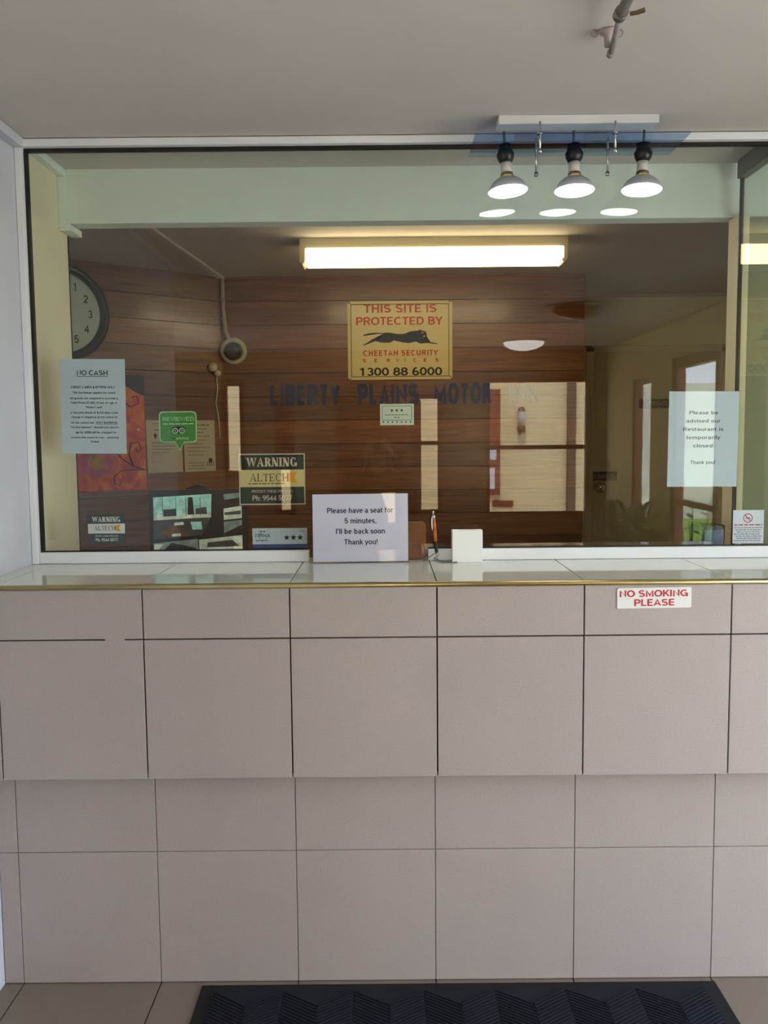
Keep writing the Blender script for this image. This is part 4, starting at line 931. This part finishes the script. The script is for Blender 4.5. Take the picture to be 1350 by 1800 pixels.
def frond(bm, base, az, L, lift, droop, nl=16, lw=.016, ll=.16):
    d = Vector((math.cos(az), math.sin(az), 0)); sp = []
    for k in range(13):
        t = k/12; sp.append(Vector(base) + d*(L*t*(.55+.45*lift**-.2 if False else 1)*.8) + Vector((0, 0, lift*t - droop*t*t)))
    tube(bm, sp, [.006*(1-.7*k/12) for k in range(13)], 6, 0)
    side = Vector((-d.y, d.x, 0))
    for k in range(nl):
        t = .18+.80*k/nl; i = min(int(t*12), 11); p = sp[i].lerp(sp[i+1], t*12-i); tan = (sp[i+1]-sp[i]).normalized()
        l = ll*math.sin(math.pi*min(1, .15+t*.85))**.7
        for s_ in (-1, 1):
            e = p + (side*s_*.8 + tan*.75 + Vector((0, 0, -.25))).normalized()*l; m_ = p.lerp(e, .45) + Vector((0, 0, .012)); wv = tan*lw
            a = [p, m_+wv, e, m_-wv]; b = [v+Vector((0, 0, .0012)) for v in a]
            va = [bm.verts.new(v) for v in a]; vb = [bm.verts.new(v) for v in b]
            for f in (va, vb[::-1]): bm.faces.new(f).material_index = 1
            for q in range(4): bm.faces.new((va[q], vb[q], vb[(q+1) % 4], va[(q+1) % 4])).material_index = 1
M['leaf'] = mat('palm_leaf', (58, 78, 34), .45, vary=.25, scale=20); M['stem'] = mat('palm_stem', (92, 84, 44), .6, vary=.15)
def palm(name, loc, lab, seed, n=16, hgt=.95, L=.62):
    rnd = random.Random(seed); o = tag(empty(name, loc), lab, 'plant')
    bm = B(); lathe(bm, [(0, 0), (.14, 0), (.18, .30), (.19, .30), (.19, .33), (.17, .33), (.165, .28), (0, .28)], n=28); obj('pot', bm, mat('terracotta', (140, 84, 58), .7, vary=.1), o)
    bm = B(); lathe(bm, [(0, .285), (.165, .284)], n=20); obj('soil', bm, mat('potting_soil', (44, 34, 26), .95, vary=.3, scale=40), o)
    for k in range(n):
        bm = B(); frond(bm, (rnd.uniform(-.03, .03), rnd.uniform(-.03, .03), .30), 2*math.pi*k/n*2.4+rnd.uniform(-.3, .3), L*rnd.uniform(.7, 1.1), hgt*rnd.uniform(.75, 1.35), hgt*rnd.uniform(.35, .9)); obj('frond', bm, [M['stem'], M['leaf']], o)
palm('potted_palm', (2.05, -4.06, 0), 'leafy potted palm on the lobby floor beside the entrance, mirrored in the glass', 3, 20, .98, .30)
palm('potted_palm', (1.90, -5.30, 0), 'lower bushy potted palm near the lobby rear wall, mirrored in the glass', 9, 14, .55, .34)
sh = tag(empty('garden_shrub', (2.85, -4.75, -.02)), 'broad-leaved shrub in the garden outside the entrance door', 'plant')
rnd = random.Random(5)
for k in range(9):
    az = rnd.uniform(0, 6.28); top = Vector((math.cos(az)*.22, math.sin(az)*.22, rnd.uniform(.7, 1.25))); bm = B()
    tube(bm, [(0, 0, 0), tuple(top*.5+Vector((0, 0, .08))), tuple(top)], [.012, .008, .004], 6, 0)
    for q in range(7):
        p = top*(.45+.55*q/6); a2 = rnd.uniform(0, 6.28); dv = Vector((math.cos(a2), math.sin(a2), rnd.uniform(-.2, .5))).normalized(); sd_ = dv.cross(Vector((0, 0, 1))).normalized()*.032; l = rnd.uniform(.14, .22)
        a = [p, p+dv*l*.5+sd_, p+dv*l, p+dv*l*.5-sd_]; va = [bm.verts.new(v) for v in a]; vb = [bm.verts.new(v+Vector((0, 0, .0015))) for v in a]
        for f in (va, vb[::-1]): bm.faces.new(f).material_index = 1
        for z in range(4): bm.faces.new((va[z], vb[z], vb[(z+1) % 4], va[(z+1) % 4])).material_index = 1
    obj('branch', bm, [M['stem'], M['leaf']], sh)

# ------------------------------------------------------------------ the photographer, seen only as a faint reflection
pe = tag(empty('person', (-.04, -2.78, 0)), 'person in dark clothes holding up a phone, faintly mirrored in the glass', 'person')
def capsule(bm, p, q, r0, r1):
    p, q = Vector(p), Vector(q); pts, rr = [], []; d = (q-p).normalized()
    for k in range(5): a = math.pi/2*(1-k/4); pts.append(p-d*r0*math.sin(a)); rr.append(max(r0*math.cos(a), 1e-4))
    for k in range(5): a = math.pi/2*k/4; pts.append(q+d*r1*math.sin(a)); rr.append(max(r1*math.cos(a), 1e-4))
    tube(bm, pts, rr, 14)
def ell(bm, c, r):
    m4 = Matrix.Translation(c) @ Matrix.Diagonal((*r, 1)); bmesh.ops.create_uvsphere(bm, u_segments=20, v_segments=14, radius=1, matrix=m4)
def blend(name, bm, m, vox, sm_=4):
    o = obj(name, bm, m, pe); r_ = o.modifiers.new('remesh', 'REMESH'); r_.mode = 'VOXEL'; r_.voxel_size = vox; r_.use_smooth_shade = True
    s_ = o.modifiers.new('smooth', 'SMOOTH'); s_.iterations = sm_; s_.factor = .5; return o
bm = B()                                          # body: head, neck, trunk, arms and hands as one surface
ell(bm, (0, .02, 1.52), (.074, .092, .112)); ell(bm, (0, .06, 1.455), (.048, .052, .050)); ell(bm, (0, .112, 1.505), (.012, .020, .016)); capsule(bm, (0, .105, 1.545), (0, .120, 1.510), .009, .012)
for s_ in (-1, 1):
    ell(bm, (s_*.076, .01, 1.515), (.010, .022, .032)); capsule(bm, (s_*.020, .098, 1.548), (s_*.045, .088, 1.548), .010, .008)
capsule(bm, (-.018, .104, 1.468), (.018, .104, 1.468), .008, .008)
capsule(bm, (0, 0, 1.30), (0, .012, 1.45), .060, .052); ell(bm, (0, 0, 1.15), (.15, .095, .22)); ell(bm, (0, 0, .92), (.15, .10, .13))
for s_ in (-1, 1):
    sh_, el, wr_ = (s_*.175, 0, 1.31), (s_*.235, .14, 1.10), (s_*.075, .335, 1.475)
    capsule(bm, sh_, el, .042, .034); capsule(bm, el, wr_, .033, .024); capsule(bm, (s_*.10, 0, .88), (s_*.11, .02, .48), .07, .05); capsule(bm, (s_*.11, .02, .48), (s_*.11, 0, .09), .048, .034)
    capsule(bm, (s_*.072, .345, 1.49), (s_*.058, .368, 1.545), .026, .022)                                                   # palm
    for k, (dz, ln) in enumerate(((.052, .9), (.036, 1.0), (.020, .95), (.004, .8))):
        a = Vector((s_*.062, .378, 1.515+dz)); b_ = a+Vector((-s_*.020*ln, .026, .004)); c_ = b_+Vector((-s_*.026*ln, .010, .002)); capsule(bm, a, b_, .0085, .008); capsule(bm, b_, c_, .008, .0065)
    a = Vector((s_*.060, .352, 1.53)); b_ = a+Vector((-s_*.012, .012, .034)); capsule(bm, a, b_, .010, .009); capsule(bm, b_, b_+Vector((-s_*.014, .004, .022)), .009, .007)
blend('body', bm, mat('skin', (190, 140, 112), .55, vary=.04), .006)
bm = B(); ell(bm, (0, -.012, 1.555), (.086, .095, .092)); ell(bm, (0, -.065, 1.49), (.072, .045, .085))
bmesh.ops.delete(bm, geom=[v for v in bm.verts if v.co.y > .055 and v.co.z < 1.60], context='VERTS'); bmesh.ops.holes_fill(bm, edges=bm.edges); blend('hair', bm, mat('dark_hair', (26, 20, 18), .6, vary=.2), .008)
for s_ in (-1, 1):
    bm = B(); ell(bm, (s_*.032, .094, 1.535), (.012, .010, .008)); obj('eye', bm, mat('eye_white', (70, 56, 50), .2, vary=0), pe)
bm = B(); ell(bm, (0, 0, 1.17), (.17, .115, .19)); ell(bm, (0, 0, 1.00), (.165, .115, .15)); capsule(bm, (-.13, 0, 1.32), (.13, 0, 1.32), .058, .058)
for s_ in (-1, 1):
    capsule(bm, (s_*.172, 0, 1.315), (s_*.235, .14, 1.10), .060, .050); capsule(bm, (s_*.235, .14, 1.10), (s_*.095, .315, 1.455), .048, .034)
blend('jacket', bm, mat('dark_jacket', (38, 34, 36), .8, vary=.1), .010)
bm = B(); ell(bm, (0, 0, .90), (.168, .118, .11))
for s_ in (-1, 1): capsule(bm, (s_*.085, 0, .86), (s_*.11, .02, .48), .088, .064); capsule(bm, (s_*.11, .02, .48), (s_*.11, 0, .08), .062, .052)
blend('trousers', bm, mat('dark_trousers', (30, 32, 42), .85, vary=.1), .010)
for s_ in (-1, 1):
    bm = B(); capsule(bm, (s_*.11, -.04, .045), (s_*.12, .13, .035), .044, .034); box(bm, s_*.115-.045, s_*.115+.045, -.085, .165, .001, .022); o = blend('shoe', bm, M['black'], .007)
ph = tag(empty('phone', (.0, -2.312, 1.571)), 'black phone held up in both hands, faintly mirrored in the glass', 'phone')
ph.location = (-.04, -2.378, 1.545)
bm = B(); prism(bm, rrect(-.037, .037, -.074, .074, .008), -.005, .005); obj('case', bm, M['black'], ph, bevel=.001)
bm = B(); flat(bm, _r(-.034, .034, -.068, .068), -.0055); obj('screen', bm, scr('phone_screen', (120, 116, 108), .3), ph)
